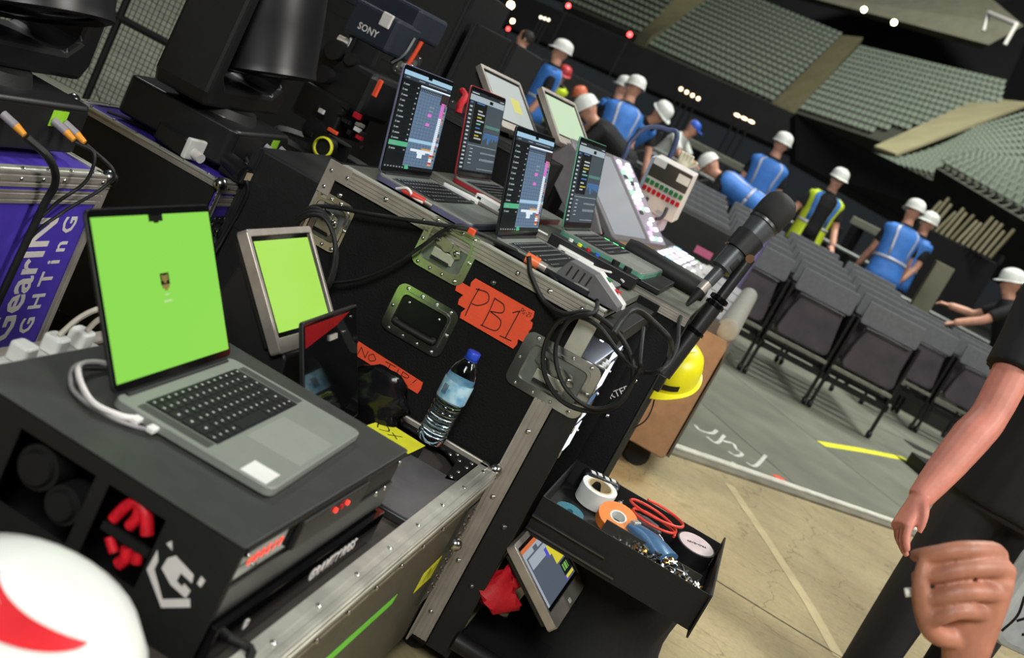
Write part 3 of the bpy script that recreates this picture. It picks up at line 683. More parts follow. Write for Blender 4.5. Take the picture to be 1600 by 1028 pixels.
# rim: flat silver channel, then ridged lip and lower hybrid extrusion on the visible side
ridged_bar('rim_extrusion', cp(AX1-.038, AY0, AZ-.004), cp(AX1-.038, AY1, AZ-.004), (1, 0, 0), (0, 0, 1), .038, .005, m_alu, ca, 1)
ridged_bar('rim_extrusion', cp(AX1, AY0, AZ-.030), cp(AX1, AY1, AZ-.030), (0, 0, 1), (1, 0, 0), .030, .004, m_alu, ca, 2)
ridged_bar('rim_extrusion', cp(AX1-.004, AY0, AZ-.066), cp(AX1-.004, AY1-.0, AZ-.066), (0, 0, 1), (1, 0, 0), .028, .003, mat('hybrid_extrusion', (120, 112, 96), .5, .5), ca, 2)
ridged_bar('rim_extrusion', cp(AX0, AY1-.030, AZ-.004), cp(AX1, AY1-.030, AZ-.004), (0, 1, 0), (0, 0, 1), .028, .005, m_aludull, ca, 1)
ridged_bar('rim_extrusion', cp(AX0, AY0, AZ-.004), cp(AX0, AY1, AZ-.004), (1, 0, 0), (0, 0, 1), .03, .005, m_aludull, ca, 1)
ridged_bar('rim_extrusion', cp(AX1, AY1-.034, .07), cp(AX1, AY1-.034, AZ-.03), (0, 1, 0), (1, 0, 0), .034, .004, m_aludull, ca, 3)
b = CB(); b.sphere((AX1-.006, AY1-.006, AZ-.002), .017, 12); b.build('ball_corner', m_chrome, ca, True)
# black corner brace in the tray with rivets
b = CB(); b.prism([(AX1-.042, AY1-.034), (AX1-.042, AY1-.20), (AX1-.062, AY1-.22), (AX1-.075, AY1-.10), (AX1-.115, AY1-.060), (AX1-.24, AY1-.055), (AX1-.25, AY1-.034)], AZ-.008, AZ-.002); b.build('corner_brace', m_black, ca, bevel=.001)
rivets('rivets', [(AX1-.052, AY1-.05), (AX1-.052, AY1-.09), (AX1-.056, AY1-.14), (AX1-.056, AY1-.19), (AX1-.09, AY1-.046), (AX1-.14, AY1-.046), (AX1-.19, AY1-.046), (AX1-.235, AY1-.046), (AX1-.10, AY1-.07), (AX1-.075, AY1-.075)], T(-co) @ T(0, 0, AZ-.002), .006, ca)
rivets('rim_rivets', [(AX1-.018, AY0+.12+k*.145) for k in range(10)], T(-co) @ T(0, 0, AZ+.001), .005, ca)
rivets('hinge_rivets', [(AY1-.055-.04*c, AZ-.09-r*.022) for c in range(2) for r in range(10)] + [(AY0+.2+k*.12, AZ-.05) for k in range(9)], T(-co) @ FXP(AX1+.002), .0055, ca)
b = CB(); b.bx(AX1-.006, AX1+.001, AY1-.115, AY1-.036, AZ-.32, AZ-.07); b.build('hinge_plate', m_steel, ca)
b = CB(); b.sphere((AX1+.006, AY1-.10, AZ-.16), .016, 12); b.build('ball_stud', m_chrome, ca, True)
# tapes on the side panel
lt = MB().prism([(1.40, .335), (1.97, .318), (1.975, .338), (1.40, .358)], 0, .0006, T(-co) @ FXP(AX1-.0055)).build('tape_strip', m_lime, ca); lt['label'] = 'long lime green tape strip'
yt = MB().prism([(2.16, .268), (2.335, .262), (2.335, .322), (2.16, .316)], 0, .0008, T(-co) @ FXP(AX1-.0055)).build('tape_strip', m_yellow, ca); yt['label'] = 'yellow tape strip with pen mark'
b = MB(); strokes(b, [[(0, 0), (.3, 1), (.6, 0)], [(.8, .2), (1.3, .8)]], .004, T(-co) @ FXP(AX1-.0042), .05, .03, 2.2, .28); b.build('lettering', m_ink, yt)
for x in (AX0+.1, AX1-.1):
    for y in (AY0+.12, AY1-.12):
        b = CB(); b.cyl((x, y-.02, .035), (x, y+.02, .035), .035, n=14); b.bx(x-.03, x+.03, y-.03, y+.03, .055, .07); b.build('castor', m_rubber, ca, 40)

# slab laptop lying closed in the tray, yellow note, bottle
cl = thing('closed_laptop', 'closed dark grey laptop lying in the case tray', 'laptop', (-.392, 2.045, .489), R(4))
MB().prism(rrect(.150, .300, .012, 5), 0, .016).build('base', m_steel, cl, bevel=.002)
MB().prism(rrect(.150, .300, .012, 5), .0162, .021).build('lid', mat('slab_grey', (92, 90, 92), .45, .3), cl, bevel=.001)
MB().bx(.0745, .0765, -.04, .04, .013, .017).build('lid_notch', m_black, cl)
yn = thing('paper_note', 'yellow note tape with a pen squiggle lying beside the bottle', 'note', (-.498, 2.215, .489), R(-3))
MB().prism([(-.054, -.05), (.056, -.046), (.056, .05), (-.052, .052)], .028, .029).build('paper', m_yellow, yn)
MB().bx(-.055, .055, -.048, .048, 0, .0278).build('foam_block', m_black, yn)
b = MB(); strokes(b, [[(.1, .2), (0, .6), (.2, .9), (.4, .5), (.2, .1)], [(.5, .1), (.8, .8)], [(.8, .2), (.5, .6)]], .003, T(0, 0, .0294), .07, .05, -.045, -.02); b.build('lettering', m_ink, yn)

def bottle():
    t = thing('water_bottle', 'clear plastic water bottle with blue cap and pale blue label', 'bottle', (-.448, 2.315, .5135), 0)
    pet = mat('clear_pet', (236, 244, 246), .04, trans=1.0, ior=1.35, var=0.0); wat = mat('water', (226, 240, 246), .0, trans=1.0, ior=1.33, var=0.0)
    prof = [(0, .002), (.024, .0), (.030, .006)]
    for k in range(6): z = .016+k*.0145; prof += [(.0322, z), (.0318, z+.004), (.0285, z+.007), (.0318, z+.011)]
    prof += [(.0325, .105), (.0328, .150), (.0315, .162), (.026, .182), (.016, .197), (.013, .202), (.013, .208)]
    MB().lathe(prof, 32).build('body', pet, t, True)
    wp = [(0, .004), (.0225, .0025), (.028, .008)]
    for k in range(6): z = .016+k*.0145; wp += [(.0308, z), (.0305, z+.004), (.0272, z+.007), (.0305, z+.011)]
    wp += [(.031, .103), (0, .103)]
    MB().lathe(wp, 32).build('water', wat, t, True)
    m_lab = bpy.data.materials.new('bottle_label'); m_lab.use_nodes = True; n = m_lab.node_tree.nodes; L = m_lab.node_tree.links; bb = n['Principled BSDF']
    tc = n.new('ShaderNodeTexCoord'); no = n.new('ShaderNodeTexNoise'); no.inputs['Scale'].default_value = 40; no.inputs['Detail'].default_value = 3; L.new(tc.outputs['Object'], no.inputs[0])
    cr = n.new('ShaderNodeValToRGB'); cr.color_ramp.elements[0].position = .35; cr.color_ramp.elements[0].color = (lin(96), lin(160), lin(205), 1); cr.color_ramp.elements[1].position = .6; cr.color_ramp.elements[1].color = (lin(180), lin(214), lin(232), 1)
    L.new(no.outputs['Fac'], cr.inputs[0]); L.new(cr.outputs[0], bb.inputs['Base Color']); bb.inputs['Roughness'].default_value = .4
    lbp = MB().lathe([(.0331, .106), (.0334, .108), (.0334, .149), (.0331, .151)], 32).build('label_wrap', m_lab, t, True)
    b = MB()
    for k in range(9):
        a = R(-128+k*2.6); r = .0337
        b.box((r*math.cos(a), r*math.sin(a), .128), (.0006, .0006, .022))
    b.build('barcode', m_ink, lbp, kind='stuff')
    m_cap = mat('bottle_cap_blue', (40, 72, 200), .4)
    MB().lathe([(0, .2225), (.013, .2225), (.0146, .221), (.0148, .207), (.0135, .205)], 28).build('cap', m_cap, t, 50)
    MB().lathe([(.0155, .2045), (.0158, .203), (.0135, .202)], 24).build('neck_ring', m_cap, t, True)
bottle()

# ================================================================ BLACK CONTROLLER BOX
BX0, BX1, BY0, BY1, BZ0, BZ1 = -.790, -.366, 1.195, 1.775, .4885, .665
bo = V(((BX0+BX1)/2, (BY0+BY1)/2, BZ0))
cb = thing('controller_box', 'black metal rack box with G emblem, red digits and vents', 'equipment', bo)
class BB(MB):
    def __init__(s): MB.__init__(s, T(-bo))
b = BB(); b.prism(rrect(BX1-BX0, BY1-BY0, .006, 3), BZ1-.003, BZ1, T((BX0+BX1)/2, (BY0+BY1)/2, 0)); b.build('top_panel', m_boxblack, cb, bevel=.002)
# slot in the top panel, rear left
b = BB(); b.prism([(-.742, 1.43), (-.715, 1.425), (-.690, 1.57), (-.715, 1.575)], BZ1+.0003, BZ1+.0007); b.build('slot', m_black, cb)
# front panel with two openings
z0, z1 = BZ0, BZ1-.0035; vx = [(-.690, -.575), (-.555, -.470)]; vz = (.540, .640)
xs = [BX0, vx[0][0], vx[0][1], vx[1][0], vx[1][1], BX1]
fr = BB()
for i in range(5):
    if i in (1, 3): fr.bx(xs[i], xs[i+1], BY0, BY0+.003, z0, vz[0]); fr.bx(xs[i], xs[i+1], BY0, BY0+.003, vz[1], z1)
    else: fr.bx(xs[i], xs[i+1], BY0, BY0+.003, z0, z1)
fr.build('front_panel', mat('box_side', (22, 22, 22), .55, bump=.2, bscale=400), cb)
b = BB(); b.bx(BX0, BX0+.003, BY0+.004, BY1, z0, z1); b.build('side_panel', m_black, cb)
b = BB(); b.bx(BX0+.004, BX1-.004, BY1-.003, BY1, z0, z1); b.build('back_panel', m_black, cb)
b = BB(); b.bx(BX0+.004, BX1-.004, BY0+.004, BY1-.004, z0, z0+.003); b.build('bottom_panel', m_black, cb)
# connectors behind the vents
for (x, z, r) in ((-.655, .60, .030), (-.605, .575, .026)):
    b = BB(); b.cyl((x, BY0+.012, z), (x, BY0+.05, z), r, n=18); b.cyl((x, BY0+.004, z), (x, BY0+.012, z), r*.7, r*.8, 18); b.build('connector', m_black, cb, 40)
for pts, rad in (([(-.537, .597), (-.528, .622), (-.516, .634), (-.510, .618), (-.514, .600)], .0075), ([(-.514, .634), (-.500, .624), (-.489, .604)], .0085), ([(-.532, .574), (-.524, .566), (-.518, .560)], .0065), ([(-.505, .576), (-.501, .562), (-.506, .550)], .0085), ([(-.490, .578), (-.486, .564)], .007)):
    b = BB(); b.tube(catmull([(x, BY0+.012, z) for x, z in pts], 5) if len(pts) > 2 else [(x, BY0+.012, z) for x, z in pts], rad, 10); b.build('red_strap', mat('red_wire', (215, 22, 40), .45, var=.3, scale=120), cb, True)
b = BB(); b.bx(-.545, -.475, BY0+.006, BY0+.012, .580, .592); b.build('cable_clamp', m_black, cb)
# G emblem: a notched shield and a cut letter
F = T(-bo) @ FN(BY0-.0006) @ T(-.428, .583, 0) @ RZ(R(0))
b = MB(); s = .034
b.prism([(x*s, y*s) for x, y in ((-1.05, .55), (-.85, .2), (-.85, -.15), (-.1, -.95), (.8, -.35), (.95, -.62), (0.0, -1.25), (-1.1, -.3))], 0, .0006, F); b.build('emblem_shield', m_offwhite, cb)
b = MB(); b.prism([(x*s, y*s) for x, y in ((-.35, .75), (.55, .5), (.62, .2), (.1, .30), (.08, -.05), (.35, -.13), (.38, .02), (.70, -.08), (.66, -.42), (-.05, -.30), (-.62, .05), (-.58, .5))], 0, .0006, F); b.build('emblem_letter', m_offwhite, cb)
for pts in (((-.85, .95), (-.55, .85), (-.72, 1.15)), ((.82, .62), (1.02, .55), (.98, .25), (.8, .3))):
    b = MB(); b.prism([(x*s, y*s) for x, y in pts], 0, .0006, F); b.build('emblem_corner', m_offwhite, cb)
# right face: recessed device fronts, red digits, lettering
F = T(-bo) @ FXP(BX1-.004)
b = BB(); b.bx(BX1-.012, BX1-.004, BY0+.004, BY1-.004, z0, z1); b.build('device_fascia', m_black, cb)
b = MB(); b.bx(1.205, 1.77, .655, .6605, .0, .006, F); b.build('lip', m_black, cb)
b = MB(); b.bx(1.21, 1.36, .612, .652, .0, .0012, F); b.build('display_window', m_glassdk, cb)
text('red_digits', '0 0 0 5 1 9', .022, em('red_led', (255, 66, 46), 1.8), cb, F @ T(1.282, .630, .0016))
b = MB(); b.bx(1.365, 1.60, .606, .652, 0, .010, F); b.build('module', m_blackplastic, cb, bevel=.002)
for k in range(3): MB().cyl((1.475+k*.022, .640, .010), (1.475+k*.022, .640, .0135), .004, n=8, M=F).build('indicator', em('red_dot', (255, 50, 40), 2.5) if k != 1 else m_red, cb, True)
b = MB(); b.bx(1.205, 1.775, .556, .603, 0, .004, F); b.build('module', m_face2, cb, bevel=.001)
b = MB(); b.bx(1.205, 1.775, .495, .550, 0, .016, F); b.build('module', m_glassdk, cb, bevel=.001)
text('lettering', 'GRAVITY RIGS', .028, m_offwhite, cb, F @ T(1.585, .520, .0166), bold=.0005)
text('lettering', 'D', .020, m_offwhite, cb, F @ T(1.30, .520, .0166), bold=.0005)
b = MB(); b.tube(catmull([(1.215, .49, .012), (1.215, .49, .05), (1.26, .515, .05), (1.26, .515, .016)], 4), .007, 8, F); b.build('pull_handle', m_black, cb, True)
rivets('bolts', [(1.22, .645), (1.755, .645), (1.222, .53), (1.755, .53), (1.74, .60), (1.70, .60)], F @ T(0, 0, .004), .005, cb)

# ================================================================ FRONT LAPTOP
FL = laptop('large open grey laptop with bright green lock screen on the black box', (-.668, 1.497, .6655), R(3.2), R(34.8), 'green', None, fine=True)
MB().bx(.195, .235, -.173, -.125, .0155, .0157).build('sticker', m_white, FL)
mw = mat('white_cable', (222, 216, 214), .45, var=.03)
def lp(x, y, z): return FL.matrix_basis @ V((x, y, z)) if False else (T(FL.location) @ RZ(R(3.2))) @ V((x, y, z))
cable('charging_cable', 'white charging cable looping beside the green-screen laptop', [lp(.045, -.180, .008), lp(.030, -.205, .010), lp(-.01, -.215, .012), lp(-.062, -.175, .022), lp(-.075, -.11, .014), lp(-.06, -.06, .006)], .0042, mw)
cable('charging_cable', 'thin white cable plugged into the side of the green-screen laptop', [lp(.070, -.180, .008), lp(.060, -.197, .006), lp(.02, -.212, .005), lp(-.045, -.20, .005), lp(-.088, -.13, .006), lp(-.07, -.07, .005)], .0030, mat('grey_cable', (150, 146, 146), .5))
for k, x in enumerate((.045, .070)): tag(MB().bx(x-.006, x+.006, -.196, -.178, .004, .012, T(FL.location) @ RZ(R(3.2))).build('cable_plug', m_white, bevel=.002), ('white plug nearest the hinge on the green-screen laptop', 'smaller white plug in the green-screen laptop side')[k], 'plug')

# ================================================================ GREEN TOUCH MONITOR and dark tablet behind
g2 = em('green_monitor', (176, 232, 92), 0.95); gl = em('green_pale', (206, 242, 150), 0.95)
gm = monitor('silver-framed touchscreen showing plain green behind the front laptop', (-.700, 2.075, .640), R(1.5), R(43), .300, .238,
        [(0, 1, 0, 1, 0)], [g2], stand=False, chin=.024)
st = bpy.data.objects.new('foot', None); COL.objects.link(st); st.parent = gm; st.location = (-.06, -.03, -.151)
MB().prism([(-.14, 0), (.10, 0), (.07, .145), (-.09, .27)], -.10, .10, basis((0, 0, 0), (1, 0, 0), (0, 0, 1), (0, -1, 0))).build('wedge', m_blackplastic, st, bevel=.006)
tb = thing('dark_tablet', 'glossy black tablet with a red band propped behind the box', 'tablet', (-.556, 1.985, .545), R(4))
ln = R(27); up = V((-math.sin(ln), 0, math.cos(ln))); nr = V((math.cos(ln), 0, math.sin(ln)))
F = basis((0, 0, 0), (0, 1, 0), up, nr)
MB().prism(rrect(.300, .225, .008), -.008, 0, F @ T(0, .1125, 0)).build('body', m_blackplastic, tb, 40, bevel=.001)
MB().prism(rrect(.292, .217, .006), 0.0002, .0008, F @ T(0, .1125, 0)).build('glass', m_glassdk, tb)
MB().prism([(-.142, .216), (-.142, .178), (.03, .200), (.10, .216)], .001, .0012, F).build('red_band', mat('red_screen', (120, 16, 20), .2), tb)
for k in range(6): MB().cyl((-.115+.0, .02+k*.0, 0), (-.115, .02, .0), .001, n=4) if False else None
b = MB(); b.bx(-.02, .02, .175, .185, .001, .004, F); b.build('clip', m_alu, tb)
tag(MB().bx(-.60, -.52, 1.86, 2.09, .489, .5445).build('foam_block', m_black, bevel=.004), 'black foam block under the dark tablet', 'block')
# crumpled black bag against the rack
bag = MB()
rr = random.Random(3); rings = []
for i in range(9):
    t = i/8; z = .489+t*.12; r = .075*math.sin(math.pi*(.16+.76*t))**.6
    rings.append([V((-.590+r*1.0*math.cos(a)*(1+.16*math.sin(3*a+i*1.7)+rr.uniform(-.07, .07)), 2.285+r*.95*math.sin(a)*(1+.14*math.sin(4*a-i)+rr.uniform(-.06, .06)), z)) for a in [2*math.pi*k/28 for k in range(28)]])
bag.loft(rings); tag(bag.build('plastic_bag', mat('black_polythene', (14, 14, 16), .22, bump=.5, bscale=60), None, True), 'crumpled black plastic bag between the tablet and the rack', 'bag')
# white plugs and mains block behind the box on the left
mb_ = thing('power_strip', 'white power strip with plugs behind the black box', 'power strip', (-.945, 1.63, .5135), R(4))
MB().prism(rrect(.05, .26, .012), .0, .030).build('body', m_white, mb_, 40, bevel=.006)
for y in (-.09, .0, .075): MB().prism(rrect(.036, .036, .008), .0305, .062, T(0, y, 0)).build('plug', m_white, mb_, 40, bevel=.004)
cable('mains_cable', 'white mains cable arching up from the power strip', [(-.945, 1.63, .576), (-.935, 1.655, .615), (-.925, 1.70, .632), (-.91, 1.78, .615), (-.90, 1.85, .55)], .005, mat('ivory_cable', (196, 186, 172), .5))
cable('mains_cable', 'second white mains cable dropping behind the power strip', [(-.945, 1.705, .576), (-.94, 1.72, .60), (-.925, 1.74, .612), (-.905, 1.76, .58), (-.90, 1.77, .52)], .005, MATS['ivory_cable'])

# ================================================================ WHITE HARD HAT at the lower left
def hard_hat(name, label, M, m, stripe=None, ms=None, cat='hard hat', parent=None, ribs=True):
    t = bpy.data.objects.new(name, None); COL.objects.link(t)
    if parent is None: tag(t, label, cat)
    else: t.parent = parent
    t.matrix_local = M
    prof = [(0, .150), (.03, .1485), (.06, .142), (.088, .126), (.106, .100), (.115, .065), (.119, .03), (.120, .008)]
    sc = Matrix.Diagonal((1.0, 1.18, 1, 1))
    MB().lathe(prof, 32, sc).build('shell', m, t, True)
    b = MB(); vs = []
    n = 36; rings = []
    for i in range(n):
        a = 2*math.pi*i/n; fr = max(0, -math.sin(a))**3
        ex = .014+.040*fr
        ca_, sa = math.cos(a), math.sin(a)
        rings.append([(.1195*ca_, .141*sa, .010), ((.12+ex)*ca_, (.1416+ex)*sa, .004-.012*fr), ((.12+ex)*ca_, (.1416+ex)*sa, .0-.012*fr), (.1185*ca_, .140*sa, .004)])
    fs = []; vs = [p for r in rings for p in r]
    for i in range(n):
        j = (i+1) % n
        for k in range(4): fs.append((i*4+k, j*4+k, j*4+(k+1) % 4, i*4+(k+1) % 4))
    b.add(vs, fs); b.build('brim', m, t, True)
    for s in ((-1, 0, 1) if ribs else ()):
        b = MB(); pr = [(s*.030, y*1.0, z) for y, z in ((.10, .098), (.07, .132), (.03, .148), (-.03, .148), (-.07, .132), (-.10, .098))]
        b.tube(catmull(pr, 5), .005, 6); b.build('ridge', m, t, True)
    if ms is not None:
        b = MB(); a0, a1 = stripe; N = 18; vs = []
        for i in range(N+1):
            tt = i/N; a = R(a0+(a1-a0)*tt); wz = .040*(1-tt)**.8+.0005; zc = .098-.040*tt**1.2
            for rq in (.068+.026*(1-tt)**.8+.0003, .068-.022*(1-tt)**.8-.0003):
                z = next(za+(zb-za)*(rq-ra)/(rb_-ra) for (ra, za), (rb_, zb) in zip(prof, prof[1:]) if ra <= rq <= rb_)+.0022
                vs.append((rq*math.cos(a), 1.18*rq*math.sin(a), z))
        b.add(vs, [(2*i, 2*i+2, 2*i+3, 2*i+1) for i in range(N)]); b.build('red_flash', ms, t, True)
    return t
m_hatw = mat('hard_hat_white', (232, 232, 228), .3, var=.02)
hp = onc(30, 1018, 1.06)
hard_hat('hard_hat', 'large white hard hat with red flash at the very front', T(hp.x, hp.y, .5135+.040) @ RZ(R(60)), m_hatw, (165, 275), mat('red_sticker', (214, 40, 48), .4), ribs=False)
tag(MB().lathe([(0, 0), (.07, 0), (.07, .036), (0, .036)], 24, T(hp.x, hp.y, .5135)).build('tape_puck', m_black, None, 40), 'black roll under the white hard hat at the front', 'roll')
# ================================================================ PURPLE LIGHTING CASES with moving heads
def road_case(label, y0, y1, x0=-1.90, x1=-1.385, zt=.662):
    c = thing('lighting_case', label, 'case', ((x0+x1)/2, (y0+y1)/2, 0)); w, d = x1-x0, y1-y0; X, Y = w/2, d/2
    MB().bx(-X+.006, X-.006, -Y+.006, Y-.006, zt-.010, zt-.003).build('top_panel', m_purple, c)
    MB().bx(X-.012, X-.004, -Y+.01, Y-.01, .12, zt-.012).build('side_panel', m_purple, c)
    MB().bx(-X+.004, -X+.012, -Y+.01, Y-.01, .12, zt-.012).build('side_panel', m_purple, c)
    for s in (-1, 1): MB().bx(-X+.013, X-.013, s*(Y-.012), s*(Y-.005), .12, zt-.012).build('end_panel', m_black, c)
    MB().bx(-X+.013, X-.013, -Y+.013, Y-.013, .10, .12).build('bottom_panel', m_black, c)
    ridged_bar('edge_extrusion', (X-.034, -Y, zt-.003), (X-.034, Y, zt-.003), (1, 0, 0), (0, 0, 1), .034, .004, m_alu, c, 1)
    ridged_bar('edge_extrusion', (X-.003, -Y, zt-.032), (X-.003, Y, zt-.032), (0, 0, 1), (1, 0, 0), .034, .004, m_aludull, c, 2)
    ridged_bar('edge_extrusion', (X-.003, -Y, zt-.070), (X-.003, Y, zt-.070), (0, 0, 1), (1, 0, 0), .03, .003, m_aludull, c, 2)
    ridged_bar('edge_extrusion', (-X, -Y+.026, zt-.003), (X, -Y+.026, zt-.003), (0, -1, 0), (0, 0, 1), .028, .004, m_alu, c, 1)
    ridged_bar('edge_extrusion', (-X, -Y+.003, zt-.020), (X, -Y+.003, zt-.020), (0, 0, 1), (0, -1, 0), .022, .003, m_aludull, c, 1)
    ridged_bar('edge_extrusion', (-X, Y-.026, zt-.003), (X, Y-.026, zt-.003), (0, 1, 0), (0, 0, 1), .026, .004, m_alu, c, 1)
    ridged_bar('edge_extrusion', (-X+.03, -Y, zt-.003), (-X+.03, Y, zt-.003), (-1, 0, 0), (0, 0, 1), .03, .004, m_alu, c, 1)
    for s in (-1, 1): ridged_bar('edge_extrusion', (X-.003, s*Y, .12), (X-.003, s*Y, zt-.03), (0, -s, 0), (1, 0, 0), .026, .004, m_aludull, c, 1)
    for sx in (-1, 1):
        for sy in (-1, 1): MB().sphere((sx*(X-.006), sy*(Y-.006), zt-.006), .020, 12).build('ball_corner', m_chrome, c, True)
    rivets('rivets', [(-Y+.05+k*.07, zt-.014) for k in range(int(d/.07))], FXP(X+.002), .0045, c)
    rivets('top_rivets', [(-X+.06+k*.08, -Y+.014) for k in range(6)]+[(-X+.014, -Y+.06+k*.1) for k in range(5)]+[(X-.017, -Y+.05+k*.08) for k in range(6)], T(0, 0, zt+.002), .005, c)
    for s in (-1, 1): MB().cyl((X-.10, s*(Y-.1)-.02, .05), (X-.10, s*(Y-.1)+.02, .05), .05, n=14).build('castor', m_blackplastic, c, 40); MB().cyl((-X+.10, s*(Y-.1)-.02, .05), (-X+.10, s*(Y-.1)+.02, .05), .05, n=14).build('castor', m_blackplastic, c, 40)
    # printed lettering running up the side
    F = FXP(X-.0038)
    text('lettering', 'GearIN', .105, m_offwhite, c, F @ T(.088, .40, 0) @ RZ(R(90)), bold=.002)
    text('lettering', 'L i G H T i n G', .062, m_offwhite, c, F @ T(.170, .37, 0) @ RZ(R(90)), bold=.0012)
    b = MB(); b.prism([(.02, .125), (.13, .125), (.13, .15), (.06, .15), (.06, .20), (.02, .24)], 0, .0004, F); b.build('logo_mark', m_offwhite, c)
    dish('latch', c, FXP(X-.003), -.175, .50, .11, .12, 'butterfly', m_steel)
    return c
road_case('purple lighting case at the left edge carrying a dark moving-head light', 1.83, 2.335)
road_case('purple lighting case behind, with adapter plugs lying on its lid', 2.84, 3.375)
for y, lab in ((2.30, 'near purple case'), (3.19, 'rear purple case')): pass
def moving_head(label, loc, tilt, yaw):
    t = thing('moving_head_light', label, 'stage light', loc, yaw)
    b = MB(); b.prism(rrect(.36, .40, .03, 4), 0.012, .125, ident()); b.build('base', m_blackplastic, t, 40, bevel=.008)
    MB().bx(.179, .1815, -.18, .18, .018, .112).build('connector_panel', m_black, t)
    MB().box((.183, .085, .092), (.0015, .052, .036)).build('lime_sticker', mat('lime_sticker', (150, 205, 50), .5), t)
    MB().box((.05, -.06, .1265), (.07, .10, .001)).build('rating_plate', mat('pinkish_plate', (190, 170, 168), .5), t)
    for sx in (-1, 1):
        for sy in (-1, 1): MB().cyl((sx*.13, sy*.15, 0), (sx*.13, sy*.15, .012), .018, n=10).build('foot', m_rubber, t, 40)
    MB().cyl((0, 0, .125), (0, 0, .150), .13, .12, 24).build('pan_bearing', m_black, t, 40)
    b = MB()
    prof = [(-.25, .15), (.25, .15), (.27, .19), (.255, .60), (.22, .62), (.20, .60), (.205, .24), (.17, .21), (-.17, .21), (-.205, .24), (-.20, .60), (-.22, .62), (-.255, .60), (-.27, .19)]
    b.prism([(p[0], p[1]) for p in prof], -.085, .085, basis((0, 0, 0), (0, 1, 0), (0, 0, 1), (1, 0, 0))); b.build('yoke', m_blackplastic, t, bevel=.012)
    H = T(0, 0, .50) @ RY(tilt)
    b = MB(); b.lathe([(0, -.27), (.10, -.265), (.150, -.23), (.168, -.15), (.175, -.02), (.170, .10), (.162, .22), (.165, .24), (.150, .245), (.13, .235)], 32, H); b.build('head', mat('fixture_black', (15, 15, 17), .38), t, 50)
    b = MB(); b.sphere((0, 0, .215), .135, 20, (1, 1, .25), H); b.build('lens', m_glassdk, t, True)
    for k in range(6):
        MB().lathe([(.160, -.20+k*.025), (.176, -.198+k*.025), (.176, -.19+k*.025), (.160, -.188+k*.025)], 32, H).build('cooling_fin', m_black, t, 50)
    b = MB(); b.lathe([(.170, -.10), (.179, -.098), (.179, -.088), (.170, -.086)], 32, H); b.build('trim_ring', m_steel, t, True)
    return t
moving_head('big dark moving-head light on the near purple case', (-1.635, 2.075, .668), R(158), R(0))
moving_head('big dark moving-head light on the rear purple case', (-1.635, 3.11, .668), R(160), R(4))
# connectors and leads plugged into the bases
m_amber = mat('amber_connector', (226, 150, 40), .45); m_pconn = mat('pale_connector', (140, 134, 140), .45)
def plug_lead(yb, zb, pts, r, lab, body=m_pconn):
    o = thing('cable_lead', lab, 'cable')
    MB().cyl((-1.452, yb, zb), (-1.420, yb+.008, zb-.010), .009, n=10).build('plug', body, o, True)
    MB().cyl((-1.420, yb+.008, zb-.010), (-1.398, yb+.012, zb-.018), .0085, .006, n=10).build('strain_relief', m_amber, o, True)
    MB().tube(catmull([(-1.392, yb+.012, zb-.02)]+pts, 7), r, 8).build('lead', m_rubber, o, True)
plug_lead(1.985, .755, [(-1.355, 2.035, .71), (-1.35, 2.08, .66), (-1.362, 2.09, .58), (-1.365, 2.075, .30), (-1.365, 2.07, .14)], .0085, 'thick black lead with amber collar plugged into the near stage light')
plug_lead(2.145, .755, [(-1.35, 2.17, .73), (-1.34, 2.165, .67), (-1.362, 2.125, .60), (-1.366, 2.085, .52), (-1.372, 2.09, .30)], .004, 'thin black lead beside the sticker of the near stage light')
plug_lead(2.185, .752, [(-1.335, 2.24, .70), (-1.34, 2.235, .655), (-1.362, 2.16, .58), (-1.368, 2.095, .50), (-1.375, 2.08, .28)], .004, 'thin black lead nearest the silver corner of the near purple case')
plug_lead(3.135, .760, [(-1.35, 3.17, .715), (-1.345, 3.185, .66), (-1.362, 3.165, .59), (-1.366, 3.10, .50), (-1.368, 3.05, .36)], .007, 'thick black lead plugged into the rear stage light')
plug_lead(3.235, .758, [(-1.345, 3.275, .73), (-1.34, 3.265, .665), (-1.362, 3.20, .58), (-1.368, 3.09, .47), (-1.37, 3.04, .36)], .004, 'thin black lead beside the thick one of the rear stage light')
# adapter block, plugs and hanging leads on the rear purple lid
ad = thing('mains_adapter', 'black adapter block with white collar on the rear purple lid', 'adapter', (-1.585, 2.895, .667), R(-12))
MB().prism(rrect(.12, .062, .012), 0, .055).build('body', m_blackplastic, ad, 40, bevel=.008)
MB().bx(.058, .075, -.034, .034, 0, .060).build('collar', m_white, ad, bevel=.004)
MB().cyl((.075, -.004, .022), (.108, -.008, .020), .014, n=12).build('bayonet', m_offwhite, ad, 40)
ad2 = thing('mains_connector', 'black mains connector with a white printed tag on the rear purple lid', 'connector', (-1.475, 2.96, .667), R(-15))
MB().cyl((-.06, 0, .045), (.11, -.01, .030), .024, .027, 16).build('body', m_blackplastic, ad2, 50)
MB().lathe([(.028, -.010), (.031, -.008), (.031, .014), (.028, .016)], 20, T(-.015, 0, .041) @ RY(R(94))).build('tag_ring', m_white, ad2, 40)
MB().box((-.055, .0, .075), (.020, .014, .045)).build('cable_tie', m_white, ad2, bevel=.002)
ad3 = thing('mains_connector', 'black angled connector with a small pale label at the front of the rear purple lid', 'connector', (-1.410, 2.945, .667), R(-10))
MB().prism(rrect(.09, .05, .01), 0, .05).build('body', m_black, ad3, bevel=.006)
MB().box((.01, .01, .0512), (.03, .026, .001)).build('label_plate', m_offwhite, ad3)
MB().box((.0462, -.002, .028), (.002, .028, .022)).build('socket_face', mat('tan_face', (190, 170, 140), .5), ad3)
